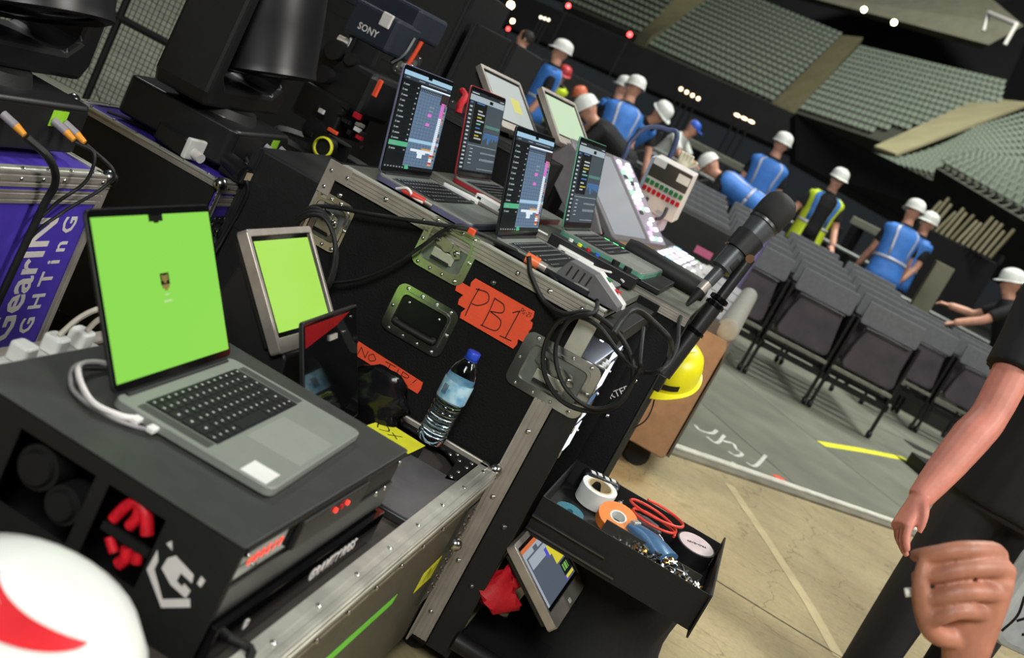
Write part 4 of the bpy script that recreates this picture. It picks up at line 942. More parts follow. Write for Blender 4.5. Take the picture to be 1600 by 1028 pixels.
cable('adapter_lead', 'thin black lead running across the rear purple lid to the adapter', [(-1.80, 2.87, .670), (-1.72, 2.93, .675), (-1.66, 2.92, .672), (-1.645, 2.905, .695)], .004, m_rubber)
cable('adapter_lead', 'black lead hanging from the angled connector down the purple side', [(-1.40, 2.93, .69), (-1.365, 2.935, .68), (-1.352, 2.945, .63), (-1.360, 2.94, .50), (-1.362, 2.90, .35), (-1.362, 2.88, .2)], .0055, m_rubber)
cable('adapter_lead', 'black loop of lead arching over the connectors on the rear purple lid', [(-1.40, 3.02, .675), (-1.46, 3.05, .72), (-1.53, 3.045, .735), (-1.50, 3.02, .69), (-1.40, 3.03, .675), (-1.36, 3.04, .64), (-1.362, 3.02, .52), (-1.362, 2.99, .36)], .0065, m_rubber)
# ================================================================ DRAWER WITH TOOLS (pulled out of the PB1 rack)
DX0, DX1, DY0, DY1, DZ0, DZ1 = -.19, .240, 2.515, 2.925, .375, .472
do = V(((DX0+DX1)/2, (DY0+DY1)/2, DZ0))
dr = bpy.data.objects.new('drawer', None); COL.objects.link(dr); dr.parent = rack; dr.location = do-rack_o; dr['label'] = 'black metal drawer pulled out and full of tools'
class DB(MB):
    def __init__(s): MB.__init__(s, T(-do))
b = DB(); b.bx(DX0, DX1, DY0, DY0+.004, DZ0, DZ1); b.build('side_wall', m_black, dr)
b = DB(); b.bx(DX0, DX1, DY1-.004, DY1, DZ0, DZ1); b.build('side_wall', m_black, dr)
b = DB(); b.bx(DX0, DX1, DY0+.005, DY1-.005, DZ0, DZ0+.034); b.build('bottom', m_black, dr)
b = DB(); b.bx(DX0, DX0+.004, DY0+.005, DY1-.005, DZ0+.005, DZ1); b.build('back_wall', m_black, dr)
b = DB(); b.bx(DX1+.001, DX1+.006, DY0-.03, DY1+.03, DZ0-.006, DZ1+.012); b.build('front_plate', m_black, dr, bevel=.001)
b = DB(); b.cyl((DX1+.007, 2.72, DZ1-.03), (DX1+.016, 2.72, DZ1-.03), .012, n=12); b.build('lock', m_chrome, dr, 40)
b = DB(); b.bx(DX0, DX1-.24, DY0-.012, DY0-.001, DZ0+.046, DZ0+.050); b.build('slide_rail', m_steel, dr)
b = DB(); b.bx(DX0, DX1-.2, DY0-.008, DY0-.001, DZ0+.012, DZ0+.017); b.build('slide_rail', m_steel, dr)
b = DB(); b.bx(DX0, DX1-.2, DY0+.012, DY0+.013, DZ1-.02, DZ1-.012); b.build('slide_rail', m_chrome, dr)
b = DB(); b.bx(-.04, .22, DY0+.15, DY0+.154, DZ0+.0345, DZ1-.018); b.build('divider', mat('clear_divider', (60, 58, 54), .3), dr)
Zd = DZ0+.035
def tape_roll(label, x, y, z, r, h, mt, core, ri=None, tilt=0, ax='X', face=None):
    t = thing('tape_roll', label, 'tape', (x, y, z)); ri = ri or r*.55
    M = T(0, 0, 0) @ (RX(tilt) if ax == 'X' else RY(tilt))
    n = 28; out = [(r*math.cos(2*math.pi*k/n), r*math.sin(2*math.pi*k/n)) for k in range(n)]; inn = [(p[0]*ri/r, p[1]*ri/r) for p in out]; inn2 = [(p[0]*(ri-.004)/r, p[1]*(ri-.004)/r) for p in out]
    MB().ringprism(out, inn, 0, h, M).build('wound_tape', mt, t, 40)
    MB().ringprism(inn, inn2, -.0005, h+.0005, M).build('core', core, t, 40)
    if face: MB().prism([(p[0]*.92, p[1]*.92) for p in out], h+.0006, h+.0012, M).build('disc', face, t)
    return t
m_teal = mat('teal_tape', (58, 120, 136), .4); m_card = mat('cardboard_core', (190, 170, 130), .7)
tape_roll('wide white tape roll at the back of the drawer', -.098, 2.835, Zd+.012, .048, .048, m_white, m_card, .034, R(10))
tape_roll('teal tape roll in the near back corner of the drawer', -.125, 2.625, Zd+.008, .036, .022, m_teal, m_teal, .012, R(8))
tape_roll('bright orange tape roll in the middle of the drawer', -.020, 2.740, Zd+.022, .052, .024, m_orange if False else mat('orange_vinyl', (238, 132, 56), .45), m_white, .022, R(22))
tr = tape_roll('black tape roll with pale round label near the drawer front', .182, 2.862, Zd, .052, .048, m_black, m_card, .02, R(8), face=mat('pinkish_label', (206, 186, 188), .5))
text('lettering', 'PRO-GAFF', .012, m_ink, tr, RX(R(8)) @ T(0, 0, .0497) @ RZ(R(200)))
tape_roll('dark blue tape roll beside the teal one', -.065, 2.600, Zd, .026, .02, mat('navy_tape', (40, 44, 130), .4), m_card, .012)
# loop of red cable
pts = []
for k in range(34):
    a = k*2*math.pi/14.0; rr_ = .058+.008*math.sin(k*.7)
    pts.append((.058+rr_*1.12*math.cos(a), 2.818+rr_*.82*math.sin(a), Zd+.046+.0012*k))
cable('red_cable', 'coil of red cable lying in the drawer', pts, .0036, mat('red_rubber', (226, 70, 52), .45), res=3)
gt = thing('rubber_grip_tool', 'dark grey rubber-handled tool inside the red cable coil', 'tool', (.035, 2.83, Zd+.028), R(-35))
MB().lathe([(0, 0), (.014, .002), (.021, .02), (.022, .06), (.017, .10), (.008, .115), (0, .118)], 18, RY(R(78)) @ T(0, 0, -.05)).build('handle', mat('grey_rubber', (86, 84, 88), .5), gt, True)
MB().cyl((.06, 0, .008), (.12, 0, -.004), .006, .004, 10).build('shaft', m_chrome, gt, 40)
bp = thing('blue_pouch', 'shiny steel-blue pouch with clip lying among the tools', 'pouch', (.070, 2.70, Zd+.035), R(-28))
rings = []
for i in range(7):
    t = i/6; w_ = .020+.022*t; h_ = .016+.012*math.sin(math.pi*t)
    rings.append([V((-.06+.13*t, w_*math.cos(a), .004+h_*math.sin(a)*.9)) for a in [2*math.pi*k/18 for k in range(18)]])
MB().loft(rings).build('body', mat('blue_vinyl', (86, 122, 160), .22, .2), bp, True)
MB().box((-.052, 0, .018), (.016, .03, .014)).build('clip', m_alu, bp, bevel=.003)
bkp = thing('black_pouch', 'black printed pouch at the far back corner of the drawer', 'pouch', (-.105, 2.885, Zd+.02), R(20))
MB().prism(rrect(.105, .055, .014), 0, .05).build('body', mat('black_nylon', (18, 18, 22), .35, bump=.4), bkp, True, bevel=.012)
for k in range(4): MB().box((-.03+k*.02, -.005+.006*(k % 2), .0505), (.012, .02, .0012)).build('print_mark', m_white, bkp)
rr = random.Random(5)
for k, (x, y, cm, lab) in enumerate(((-.010, 2.835, m_red, 'small red-handled cutter behind the orange tape'), (.005, 2.80, m_white, 'small white label tube behind the orange tape'), (-.035, 2.84, m_aludull, 'small silver driver bit holder behind the orange tape'))):
    o = thing('hand_tool', lab, 'tool', (x, y, Zd+.035), R(25+30*k)); MB().cyl((-.03, 0, 0), (.012, 0, .004), .006, .008, 10).build('grip', cm, o, 40); MB().cyl((.012, 0, .004), (.04, 0, .006), .003, n=8).build('shaft', m_chrome, o, 40)
# heap of adapters, screws and jacks: too many to count
b = MB(); m3 = [m_chrome, mat('brass_bits', (190, 140, 70), .3, .9), m_blackplastic]
for k in range(420):
    x = rr.uniform(.0, .228); y = rr.uniform(2.525, 2.66); hh = .016+.046*math.exp(-((x-.13)/.09)**2)*(1-abs(y-2.59)/.12)
    z = Zd+.004+rr.uniform(0, hh); a = rr.uniform(0, 6.28); e = rr.uniform(-.6, .6); L = rr.uniform(.008, .02)
    d = V((math.cos(a)*math.cos(e), math.sin(a)*math.cos(e), math.sin(e)))*L; p = V((x, y, z)); q = p+d
    q.x = min(max(q.x, -.02), .232); q.y = min(max(q.y, 2.524), 2.662); q.z = max(q.z, Zd+.003)
    b.slot(rr.choice((0, 0, 0, 1, 2))); b.cyl(p, q, rr.uniform(.0018, .0042), n=6)
tag(b.build('small_adapters', m3), 'heap of shiny jack adapters, screws and bits in the drawer', 'hardware', kind='stuff')

# ================================================================ LOWER MONITOR, arm, red cloth, drape
lo = [em('lo_bg', (106, 116, 132), .6), em('lo_pale', (176, 186, 196), .8), em('lo_orange', (226, 120, 70), .8), em('lo_yellow', (222, 210, 60), .9), em('lo_blue', (90, 90, 220), .8), em('lo_dark', (40, 46, 50), .4), em('lo_green', (130, 190, 90), .8)]
lr = [(0, 1, 0, 1, 0), (0, 1, .93, 1, 2), (0, 1, .83, .93, 1), (.30, .42, .80, .90, 0), (0, .05, 0, .83, 1), (.08, .70, .62, .80, 1), (.52, .98, .36, .72, 3), (.52, .60, .30, .72, 4), (.72, 1, .10, .33, 5), (.76, .80, .16, .28, 6), (.82, .88, .16, .28, 6), (.90, .92, .16, .28, 6), (.74, .98, .04, .09, 3), (.70, .74, .02, .09, 4), (.08, .66, .08, .56, 0)]
lm = monitor('tilted silver touchscreen with yellow block mounted low on the rack', (-.012, 2.555, .262), R(-1), R(56), .330, .208, lr, lo, stand=False, chin=.030, logo=True)
cable_arm = bpy.data.objects.new('mount_arm', None); COL.objects.link(cable_arm); cable_arm.parent = lm; cable_arm.location = (-.158, 0, -.022)
MB().cyl((0, 0, 0), (.075, 0, .055), .016, n=12).build('tube', m_blackplastic, cable_arm, True); MB().bx(-.03, .0, -.04, .04, -.05, .05).build('clamp', m_black, cable_arm, bevel=.004)
b = MB(); rings = []; rr = random.Random(11)
for i in range(7):
    t = i/6; r_ = .042*math.sin(math.pi*(.2+.7*t))*(1+.25*math.sin(t*8))
    rings.append([V((-.165+r_*math.cos(a)*(1+.35*math.sin(3*a+i*1.3)), 2.425+r_*.6*math.sin(a)*(1+.35*math.cos(4*a+i)), .215+t*.10+.012*math.sin(2*a+i))) for a in [2*math.pi*k/20 for k in range(20)]])
b.loft(rings); tag(b.build('red_cloth', m_red, None, True), 'crumpled red cloth bundle tucked beside the rack post', 'cloth')
ts = thing('tube_shelf', 'black tubular shelf under the low touchscreen', 'shelf', (-.10, 2.40, .12))
MB().tube([(-.10, -.02, .0), (.0, 0, -.01), (.12, .06, -.02)], .022, 14).build('rail', m_blackplastic, ts, True)
MB().bx(-.10, .10, .03, .25, -.025, -.012).build('tray', m_black, ts, bevel=.003)
# black drum-like drape under the drawer
b = MB(); rings = []
for i in range(11):
    t = i/10; z = .355-t*.345; r_ = .165+.035*t+.01*math.sin(t*9)
    rings.append([V((.060+r_*math.cos(a)*(1+.025*math.sin(9*a+t*2)), 2.86+r_*.95*math.sin(a)*(1+.025*math.sin(7*a)), z)) for a in [2*math.pi*k/40 for k in range(40)]])
b.loft(rings); tag(b.build('covered_stool', mat('black_drape', (13, 13, 13), .85, bump=.4, bscale=80), None, True), 'round stool under a black cloth beneath the open drawer', 'stool')

# ================================================================ SLOTTED GREY BOXES
m_greybox = mat('grey_box_shell', (92, 90, 94), .55, bump=.1); m_btng = mat('green_button', (44, 120, 66), .4); m_btnr = mat('red_button', (196, 30, 42), .4)
g1 = thing('button_box', 'grey wedge box with slots and white top edge on the PB1 rack', 'control box', (-.30, 2.475, .9365))
prof = [(-.095, 0), (-.092, .020), (-.078, .052), (-.015, .050), (.062, .012), (.064, 0)]
MB().prism(prof, -.035, .032, basis((0, 0, 0), (1, 0, 0), (0, 0, 1), (0, -1, 0))).build('side_cheek', m_greybox, g1, bevel=.002)
up_ = [(-.095, 0), (-.092, .022), (-.078, .055), (-.015, .053), (.064, .013), (.066, 0)]
MB().prism(up_, -.075, -.0355, basis((0, 0, 0), (1, 0, 0), (0, 0, 1), (0, -1, 0))).build('top_shell', m_white, g1, bevel=.002)
for k in range(4): MB().prism(rrect(.004, .026, .002), .0321, .0326, basis((0, 0, 0), (1, 0, 0), (0, 0, 1), (0, -1, 0)) @ T(-.070+k*.016, .030, 0) @ RZ(R(-6))).build('vent_slot', m_black, g1)
for k, mm in enumerate((m_btng, m_btnr)): MB().box((.006+k*.030, .055, .0445-.0135*k), (.016, .016, .004), ident()).build('button', mm, g1, bevel=.001)
# the second one stands upright beyond the laptops
Pb = onc(1043, 300, 5.05)
g2b = thing('button_box', 'white upright box with green and red button rows beside the lit console', 'control box', (Pb.x, Pb.y, .835), R(-8)); g2b.scale = (1.16, 1.16, 1.16)
Fb = basis((0, 0, 0), (1, 0, 0), (0, -.26, .966), (0, -.966, -.26)) @ T(0, .16, 0)
MB().prism(rrect(.165, .20, .006), -.06, 0, Fb @ T(0, .10, 0)).build('body', m_offwhite, g2b, bevel=.003)
MB().prism(rrect(.163, .075, .003), .0002, .001, Fb @ T(0, .160, 0)).build('dark_panel', mat('olive_panel', (62, 58, 50), .6), g2b)
MB().box((-.054, .185, .0016), (.052, .026, .001), Fb).build('label_plate', m_white, g2b); MB().box((.054, .168, .0016), (.05, .032, .001), Fb).build('label_plate', m_white, g2b)
for k in range(8):
    for q, mm in enumerate((m_btng, m_btnr)): MB().prism(rrect(.015, .017, .003), .0005, .006, Fb @ T(-.072+k*.0206, .105-q*.030, 0)).build('button', mm, g2b)
MB().prism(rrect(.012, .17, .002), -.05, -.005, Fb @ T(-.0895, .105, 0)).build('side_cheek', mat('pale_blue_cheek', (176, 190, 214), .5), g2b)
for k in range(5): MB().box((-.0958, .185-k*.012, -.028), (.0008, .004, .03), Fb).build('vent_slot', m_black, g2b)
for s in (-1, 1): MB().tube(catmull([(s*.042, .045, .002), (s*.045, .02, .012), (s*.042, .004, .03), (s*.03, .0, .045)], 4), .007, 8, Fb).build('hook', mat('hook_grey', (62, 60, 70), .5), g2b, True)
MB().prism(rrect(.14, .07, .015), -.02, -.012, Fb @ T(-.01, -.02, 0)).build('lower_plate', mat('lilac_plate', (204, 192, 214), .5), g2b)
MB().cyl((0, .03, 0), (0, .03, .17), .012, n=10).build('stem', m_black, g2b, True)
# ================================================================ MIXING CONSOLE
cs = thing('mixing_console', 'long mixing console with padded grey armrest and lit fader strips', 'console', (-.46, 5.9, 0))
Y0, Y1 = -1.05, 1.05
m_cons = mat('console_tan', (138, 110, 86), .6, bump=.1); m_consg = mat('console_grey', (104, 104, 100), .5)
MB().prism([(-.50, .12), (.46, .12), (.482, .15), (.484, .62), (.46, .70), (-.50, .72)], -Y1, -Y1+.03, basis((0, 0, 0), (1, 0, 0), (0, 0, 1), (0, -1, 0)) if False else basis((0, 0, 0), (1, 0, 0), (0, 0, 1), (0, -1, 0)) @ T(0, 0, 2*Y1-.03)).build('end_panel', m_cons, cs, bevel=.006)
MB().bx(-.50, .470, Y0+.03, Y1, .12, .70).build('body', m_cons, cs, bevel=.005)
MB().bx(.470, .487, Y0+.0, Y1, .14, .66).build('front_skin', mat('console_edge', (70, 68, 62), .5), cs)
b = MB(); b.prism([(-.50, .702), (.40, .702), (.40, .752), (-.10, .80), (-.50, .86)], Y0, Y1, basis((0, 0, 0), (1, 0, 0), (0, 0, 1), (0, -1, 0))); b.build('control_surface', mat('surface_dark', (60, 60, 62), .5), cs)
MB().cyl((.435, Y0+.01, .742), (.435, Y1, .742), .050, n=24).build('armrest', mat('armrest_grey', (136, 134, 126), .6, bump=.2), cs, True)
MB().sphere((.435, Y0+.01, .742), .050, 16, (1, .3, 1)).build('armrest_cap', MATS['armrest_grey'], cs, True)
lw = em('fader_white', (240, 226, 250), 5.0); lpk = em('fader_pink', (246, 170, 240), 2.2); lgn = em('fader_green', (150, 240, 170), 2.0); lbl = em('fader_blue', (150, 180, 250), 2.0)
rr = random.Random(21)
for bank in range(4):
    yb = Y0+.08+bank*.5
    fp = MB(); fp.prism([(.39, .7525), (-.09, .7985), (-.09, .8025), (.39, .7565)], -yb-.44, -yb, basis((0, 0, 0), (1, 0, 0), (0, 0, 1), (0, -1, 0))); bk = fp.build('fader_bank', mat('bank_face', (150, 148, 152), .5), cs)
    for k in range(12):
        y = yb+.02+k*.036
        MB().box((.14+rr.uniform(-.05, .05), y, .792), (.03, .014, .012), ident()).build('fader_cap', m_white, bk)
    lt_ = MB()
    for k in range(12):
        for q in range(5):
            y = yb+.02+k*.036; x = -.06+q*.045; z = .8025-(x+.09)*.0958+.0005
            if rr.random() < .8: lt_.slot(rr.choice((0, 0, 0, 1, 2, 3))); lt_.box((x, y, z), (.036 if q < 3 else .016, .028 if q < 3 else .016, .004))
    lt_.build('lit_keys', [lw, lpk, lgn, lbl], bk, kind='stuff')
for q in range(10):
    pass
for x in (-.35, .36):
    for y in (Y0+.15, Y1-.15):
        b = MB(); b.cyl((x, y-.02, .055), (x, y+.02, .055), .055, n=16); b.bx(x-.04, x+.04, y-.035, y+.035, .105, .12); b.build('castor', m_rubber, cs, 40)
# upright screen bank of the console, leaning back
sb = thing('console_screen_bank', 'leaning console screen with a bright strip of lit buttons', 'screen', (-.53, 3.98, .93), R(-7))
ln = R(53); upv = V((-math.sin(ln), 0, math.cos(ln))); nrv = V((math.cos(ln), 0, math.sin(ln)))
Fs = basis((.02, .42, 0), (0, 1, 0), upv, nrv)
MB().bx(-.17, -.02, .05, .72, -.93, .03).build('pedestal', m_black, sb); MB().prism(rrect(.84, .40, .02), -.03, 0, Fs @ T(0, .20, 0)).build('housing', mat('bank_grey', (96, 92, 96), .5), sb, bevel=.006)
MB().prism(rrect(.46, .35, .006), .0002, .002, Fs @ T(-.16, .20, 0)).build('display', em('bank_display', (186, 190, 196), .75), sb)
MB().prism(rrect(.26, .38, .006), .0005, .003, Fs @ T(.26, .20, 0)).build('button_strip', em('strip_face', (196, 188, 204), .7), sb)
b = MB(); rr = random.Random(4)
for k in range(16):
    for q in range(3):
        if rr.random() < .75: b.slot(rr.choice((0, 0, 0, 2, 1, 3))); b.prism(rrect(.046, .016, .004), .003, .0075, Fs @ T(.18+q*.070, .03+k*.0225, 0))
b.build('lit_buttons', [em('hot_white', (246, 240, 252), 3.0), lpk, lgn, m_steel], sb, kind='stuff')
ck = MB().prism([(-.34, .20), (-.27, .225), (-.20, .19), (-.02, .0), (-.06, -.02), (-.16, .0), (-.33, .12)], 0, .02, basis((0, -.03, 0), (1, 0, 0), (0, 0, 1), (0, -1, 0))).build('side_cheek', mat('cheek_grey', (112, 106, 110), .6), sb, bevel=.004)

# ================================================================ MICROPHONE ON STAND, YELLOW HAT, CABLES
zc = 3.15
A, B_ = onc(1106, 442, zc), onc(1238, 302, zc+.05)
mk = thing('microphone', 'big grey handheld microphone with black grille on a stand', 'microphone', A)
dv = (B_-A); Lm = dv.length; Q = dv.to_track_quat('Z', 'Y').to_matrix().to_4x4()
m_mic = mat('mic_grey', (74, 76, 80), .4, .3)
MB().lathe([(0, .0), (.017, .0), (.018, .05), (.020, .052), (.031, .055), (.0325, .10), (.038, .18), (.043, .225)], 24, Q).build('body', m_mic, mk, 40)
MB().lathe([(.043, .225), (.0465, .228), (.0465, .236), (.043, .238)], 24, Q).build('collar', m_steel, mk, 40)
MB().lathe([(.044, .238), (.049, .244), (.051, .285), (.048, .312), (.036, .328), (.018, .334), (0, .335)], 24, Q).build('grille', mat('mic_grille', (24, 24, 24), .5, bump=.8, bscale=900), mk, True)
MB().lathe([(.0325, .066), (.0333, .067), (.0340, .098), (.0332, .099)], 24, Q, 150, 260).build('tape_band', m_black, mk)
MB().cyl((0, 0, -.03), (0, 0, .02), .0155, n=16, M=Q).build('connector', m_aludull, mk, 40)
MB().lathe([(0, -.085), (.006, -.085), (.011, -.06), (.015, -.03)], 16, Q).build('boot', m_rubber, mk, True)
text('lettering', 'OUT', .016, m_white, mk, Q @ RZ(R(215)) @ T(.0348, 0, .082) @ basis((0, 0, 0), (0, 0, -1), (0, 1, 0), (1, 0, 0)) @ RZ(R(180)), depth=.0003)
C0, C1 = onc(1172, 404, zc), onc(1035, 585, zc)
ms = thing('microphone_stand', 'black tubular boom clamped to the rear rack holding the microphone', 'stand', C1)
dv2 = (C0-C1); L2 = dv2.length; Q2 = dv2.to_track_quat('Z', 'Y').to_matrix().to_4x4()
MB().cyl((0, 0, 0), (0, 0, L2*.62), .024, n=18, M=Q2).build('lower_tube', m_blackplastic, ms, 40)
MB().cyl((0, 0, L2*.62), (0, 0, L2), .016, n=16, M=Q2).build('upper_tube', m_blackplastic, ms, 40)
for f_ in (.35, .58, .63): MB().lathe([(.024, L2*f_), (.028, L2*f_+.002), (.028, L2*f_+.012), (.024, L2*f_+.014)], 18, Q2).build('collar', m_blackgloss, ms, 40)
mc = (A+(B_-A)*.42)-C1
MB().tube([V((0, 0, 0))+(C0-C1), mc+V((.01, -.01, -.03)), mc], .014, 10).build('clip_arm', m_black, ms, True)
MB().lathe([(.038, -.03), (.042, -.03), (.044, .03), (.040, .03)], 20, T(mc) @ Q, 20, 340).build('clip', m_black, ms, 40)
MB().cyl(C0-C1+V((0, -.02, 0)), C0-C1+V((0, .02, 0)), .012, n=12).build('thumb_screw', mat('copper_screw', (150, 110, 90), .35, .8), ms, 40)
MB().box((-.012, .0, -.02), (.055, .06, .05)).build('clamp', m_black, ms, bevel=.004)
m_hy = mat('hard_hat_yellow', (236, 226, 30), .35, var=.03)
hy = onc(1040, 556, 3.42)
yh = hard_hat('hard_hat', 'yellow hard hat with a black band hanging at the rear rack', T(hy+V((.03, 0, -.02))) @ RZ(R(-35)) @ RX(R(28)) @ RY(R(18)) @ Matrix.Scale(.74, 4) @ T(0, 0, -.04), m_hy)
b = MB(); N = 20; vs = []
for i in range(N+1):
    a = R(-150+i*6.5)
    for z in (.030, .058): r_ = .1225-max(0, z-.03)*.10; vs.append((r_*math.cos(a), 1.18*r_*math.sin(a), z))
b.add(vs, [(2*i, 2*i+2, 2*i+3, 2*i+1) for i in range(N)]); b.build('black_band', m_black, yh, True)
cable('hat_cord', 'thin dark cord hanging below the yellow hard hat', [onc(1020, 590, 3.40), onc(1022, 625, 3.42), onc(1010, 655, 3.42), onc(985, 672, 3.42)], .0022, m_rubber)
cb_ = lambda P, y: [ony(x, yy, y) for x, yy in P]
XB = A + Q @ V((0, 0, -.08))
cable('microphone_cable', 'black microphone cable looping down over the rack corner', [XB] + cb_([(1062, 500)], 2.95) + cb_([(1058, 540)], 2.7) + cb_([(1040, 574), (1005, 582), (970, 555), (935, 510), (900, 494), (870, 505), (850, 545), (853, 590), (880, 628), (925, 643), (965, 632), (988, 595), (985, 555), (960, 515), (920, 488), (880, 490)], 2.368) + cb_([(850, 470), (830, 430), (826, 400)], 2.39), .0055, m_rubber)
cable('rack_cable', 'second black cable looped over the front latch of the rack', [V((-.30, 2.50, .942))] + cb_([(930, 487), (890, 500), (868, 545), (880, 600), (920, 636), (960, 632), (986, 600), (1000, 575), (1000, 560)], 2.355) + [V((-.17, 2.45, .935))], .005, m_rubber)
cable('rack_cable', 'stiff black cable bent over the worktop corner near the microphone', [onz(958, 522, .945), onz(968, 505, .96), onz(985, 486, .985), onz(1002, 488, .985), onz(1030, 512, .97), onz(1048, 534, .95), onc(1046, 556, 2.75)], .0065, m_rubber)
cable('rack_cable', 'black cable draped along the top edge of the PB1 rack', cb_([(470, 335), (500, 322), (600, 338), (700, 353)], 2.368) + cb_([(740, 362)], 2.385) + [ony(790, 384, 2.44), ony(840, 410, 2.46), ony(870, 440, 2.43)], .0048, m_rubber)
cable('rack_cable', 'black cable hanging in a curve across the rack side below the latch', cb_([(516, 442), (560, 436), (610, 416), (660, 384), (690, 362), (716, 352)], 2.368) + [ony(745, 360, 2.41)], .0045, m_rubber)
for k, off in enumerate((0, .012, .024)):
    cable('coiled_cable', ('outermost', 'middle', 'innermost')[k]+' turn of the black cable coil behind the green touchscreen', cb_([(462, 340+k*4), (485, 326+k*5), (508, 334+k*4), (522, 372), (526-k*2, 405), (518-k*3, 440), (505-k*3, 455)], 2.355-off*.9), .0052, m_rubber)
tag(MB().box(ony(737, 362, 2.378), (.016, .012, .014)).build('cable_tie', m_orange, bevel=.002), 'small orange tie on the cables above the top latch', 'cable tie')
# connectors and hub boxes between the laptops
def usb_hub(label, loc, rz, n, mm, cat='hub'):
    t = thing('usb_hub', label, cat, loc, rz); MB().prism(rrect(.10, .045, .006), 0, .018).build('body', mm, t, 40, bevel=.002)
    for k in range(n): MB().box((-.035+k*.07/max(1, n-1), -.0231, .009), (.012, .0008, .006)).build('port', m_black, t)
usb_hub('white power adapter behind the lavender laptop', (-.78, 2.86, .9365), R(20), 2, m_white, 'adapter')
usb_hub('white cube adapter between the lavender and red laptops', (-.70, 2.91, .949), R(-10), 2, m_white, 'adapter')
usb_hub('white hub box behind the black laptop', (-.44, 2.88, .9365), R(12), 2, m_white)
for k, (p, lab) in enumerate((([(-.74, 2.90, .957), (-.66, 2.93, .962), (-.60, 2.93, .955), (-.54, 2.94, .953)], 'white cable running between the lavender and red laptops'), ([(-.41, 2.87, .945), (-.36, 2.88, .95), (-.33, 2.90, .955), (-.30, 2.89, .948)], 'white cable behind the black laptop'), ([(-.80, 2.43, .942), (-.775, 2.425, .955), (-.755, 2.43, .944), (-.73, 2.43, .943)], 'short white cable at the near edge of the lavender laptop'))): cable('white_cable', lab, p, .0032, mw)
for k, (x, y, lab) in enumerate(((-.770, 2.432, 'left red jack plug at the rack edge'), (-.745, 2.432, 'right red jack plug at the rack edge'), (-.452, 2.438, 'orange banded jack plug at the rack edge'))):
    o = thing('jack_plug', lab, 'plug', (x, y, .947)); MB().cyl((-.016, 0, 0), (.016, .004, 0), .007 if k < 2 else .013, n=12).build('barrel', mat('plug_red', (206, 60, 50), .4) if k < 2 else mat('plug_orange', (226, 110, 60), .4), o, 40); MB().cyl((.016, .004, 0), (.034, .006, -.001), .005 if k < 2 else .010, n=10).build('tip', m_aludull, o, 40)
ai = thing('audio_interface', 'slim black audio box with coloured buttons before the teal laptop', 'audio interface', (-.395, 2.92, .937), R(0))
MB().bx(-.13, .12, -.028, .028, 0, .034).build('chassis', m_blackplastic, ai, bevel=.003)
for k, mm in enumerate((m_white, m_yellow, m_btnr, mat('blue_button', (60, 110, 210), .4))): MB().cyl((-.08+k*.026, -.006, .034), (-.08+k*.026, -.006, .041), .0065, n=12).build('button', mm, ai, 40)
for k in range(2): MB().cyl((.05+k*.035, 0, .034), (.05+k*.035, 0, .047), .011, n=14).build('knob', m_black, ai, 40)
tag(MB().lathe([(0, 0), (.028, .004), (.034, .03), (.034, .25), (.028, .276), (0, .28)], 18, T(-.40, 3.39, .983) @ RY(R(92))).build('padded_roll', m_rubber, None, True), 'black padded roll lying behind the teal laptop', 'roll')
ul = thing('network_switch', 'small box with bright green lamps behind the teal laptop', 'device', (-.43, 3.44, .949))
MB().bx(-.05, .05, -.03, .03, 0, .03).build('chassis', m_black, ul, bevel=.003)
for k in range(3): MB().box((-.03+k*.03, -.0305, .018), (.018, .001, .014)).build('lamp', em('switch_green', (70, 240, 120), 6.0), ul)
# ================================================================ SILVER MONITORS AND BLACK CASES BEHIND
case3 = thing('flight_case', 'black flight case carrying two silver touchscreens', 'case', (-1.03, 3.92, 0))
MB().bx(-.24, .24, -.34, .34, .08, 1.075).build('body', m_hexply, case3, bevel=.006)
for s in (-1, 1): ridged_bar('edge_extrusion', (-.24, s*.342, 1.05), (.24, s*.342, 1.05), (0, 0, 1), (0, s, 0), .026, .003, m_steel, case3, 2)
for x in (-.18, .18):
    for y in (-.28, .28): MB().cyl((x, y-.02, .04), (x, y+.02, .04), .04, n=12).build('castor', m_rubber, case3, 40)
pale = [em('pale_screen', (206, 214, 210), .85), em('pale_yellow', (232, 226, 130), .9), em('pale_green_screen', (212, 236, 200), .9)]
monitor('silver touchscreen with pale grey page and yellow patch, on the rear case', (-.945, 3.84, 1.105), R(-13), R(51), .31, .235, [(0, 1, 0, 1, 0), (.55, .8, .30, .62, 1)], pale, chin=.024)
monitor('silver touchscreen with plain pale green page, on the rear case', (-.795, 4.06, 1.14), R(-13), R(50), .31, .215, [(0, 1, 0, 1, 2)], pale, chin=.024)
def black_case(label, loc, sz, rz=0, latch=True):
    c = thing('road_case', label, 'case', loc, rz); x, y, z = sz
    MB().bx(-x/2, x/2, -y/2, y/2, .06, z).build('body', mat('case_black', (17, 17, 18), .6, bump=.3, bscale=120), c, bevel=.008)
    for sy in (-1, 1):
        for sx in (-1, 1): ridged_bar('edge_strip', (sx*x/2, sy*(y/2+.001), .06), (sx*x/2, sy*(y/2+.001), z), (-sx, 0, 0), (0, sy, 0), .03, .003, mat('edge_dark', (48, 48, 50), .4, .5), c, 1)
    MB().bx(-x/2, x/2, -y/2-.003, -y/2, z*.70, z*.70+.02).build('lid_band', MATS['edge_dark'], c)
    if latch: dish('latch', c, basis((0, -y/2-.003, 0), (1, 0, 0), (0, 0, 1), (0, -1, 0)), 0, z*.72, .11, .11, 'butterfly', m_steel)
    for sx in (-1, 1):
        for sy in (-1, 1): MB().cyl((sx*x*.4, sy*y*.38-.015, .03), (sx*x*.4, sy*y*.38+.015, .03), .03, n=10).build('castor', m_rubber, c, 40)
    return c
c1 = black_case('tall black road case with an orange strap behind the film camera', (-1.76, 5.0, 0), (.30, .5, 1.52))
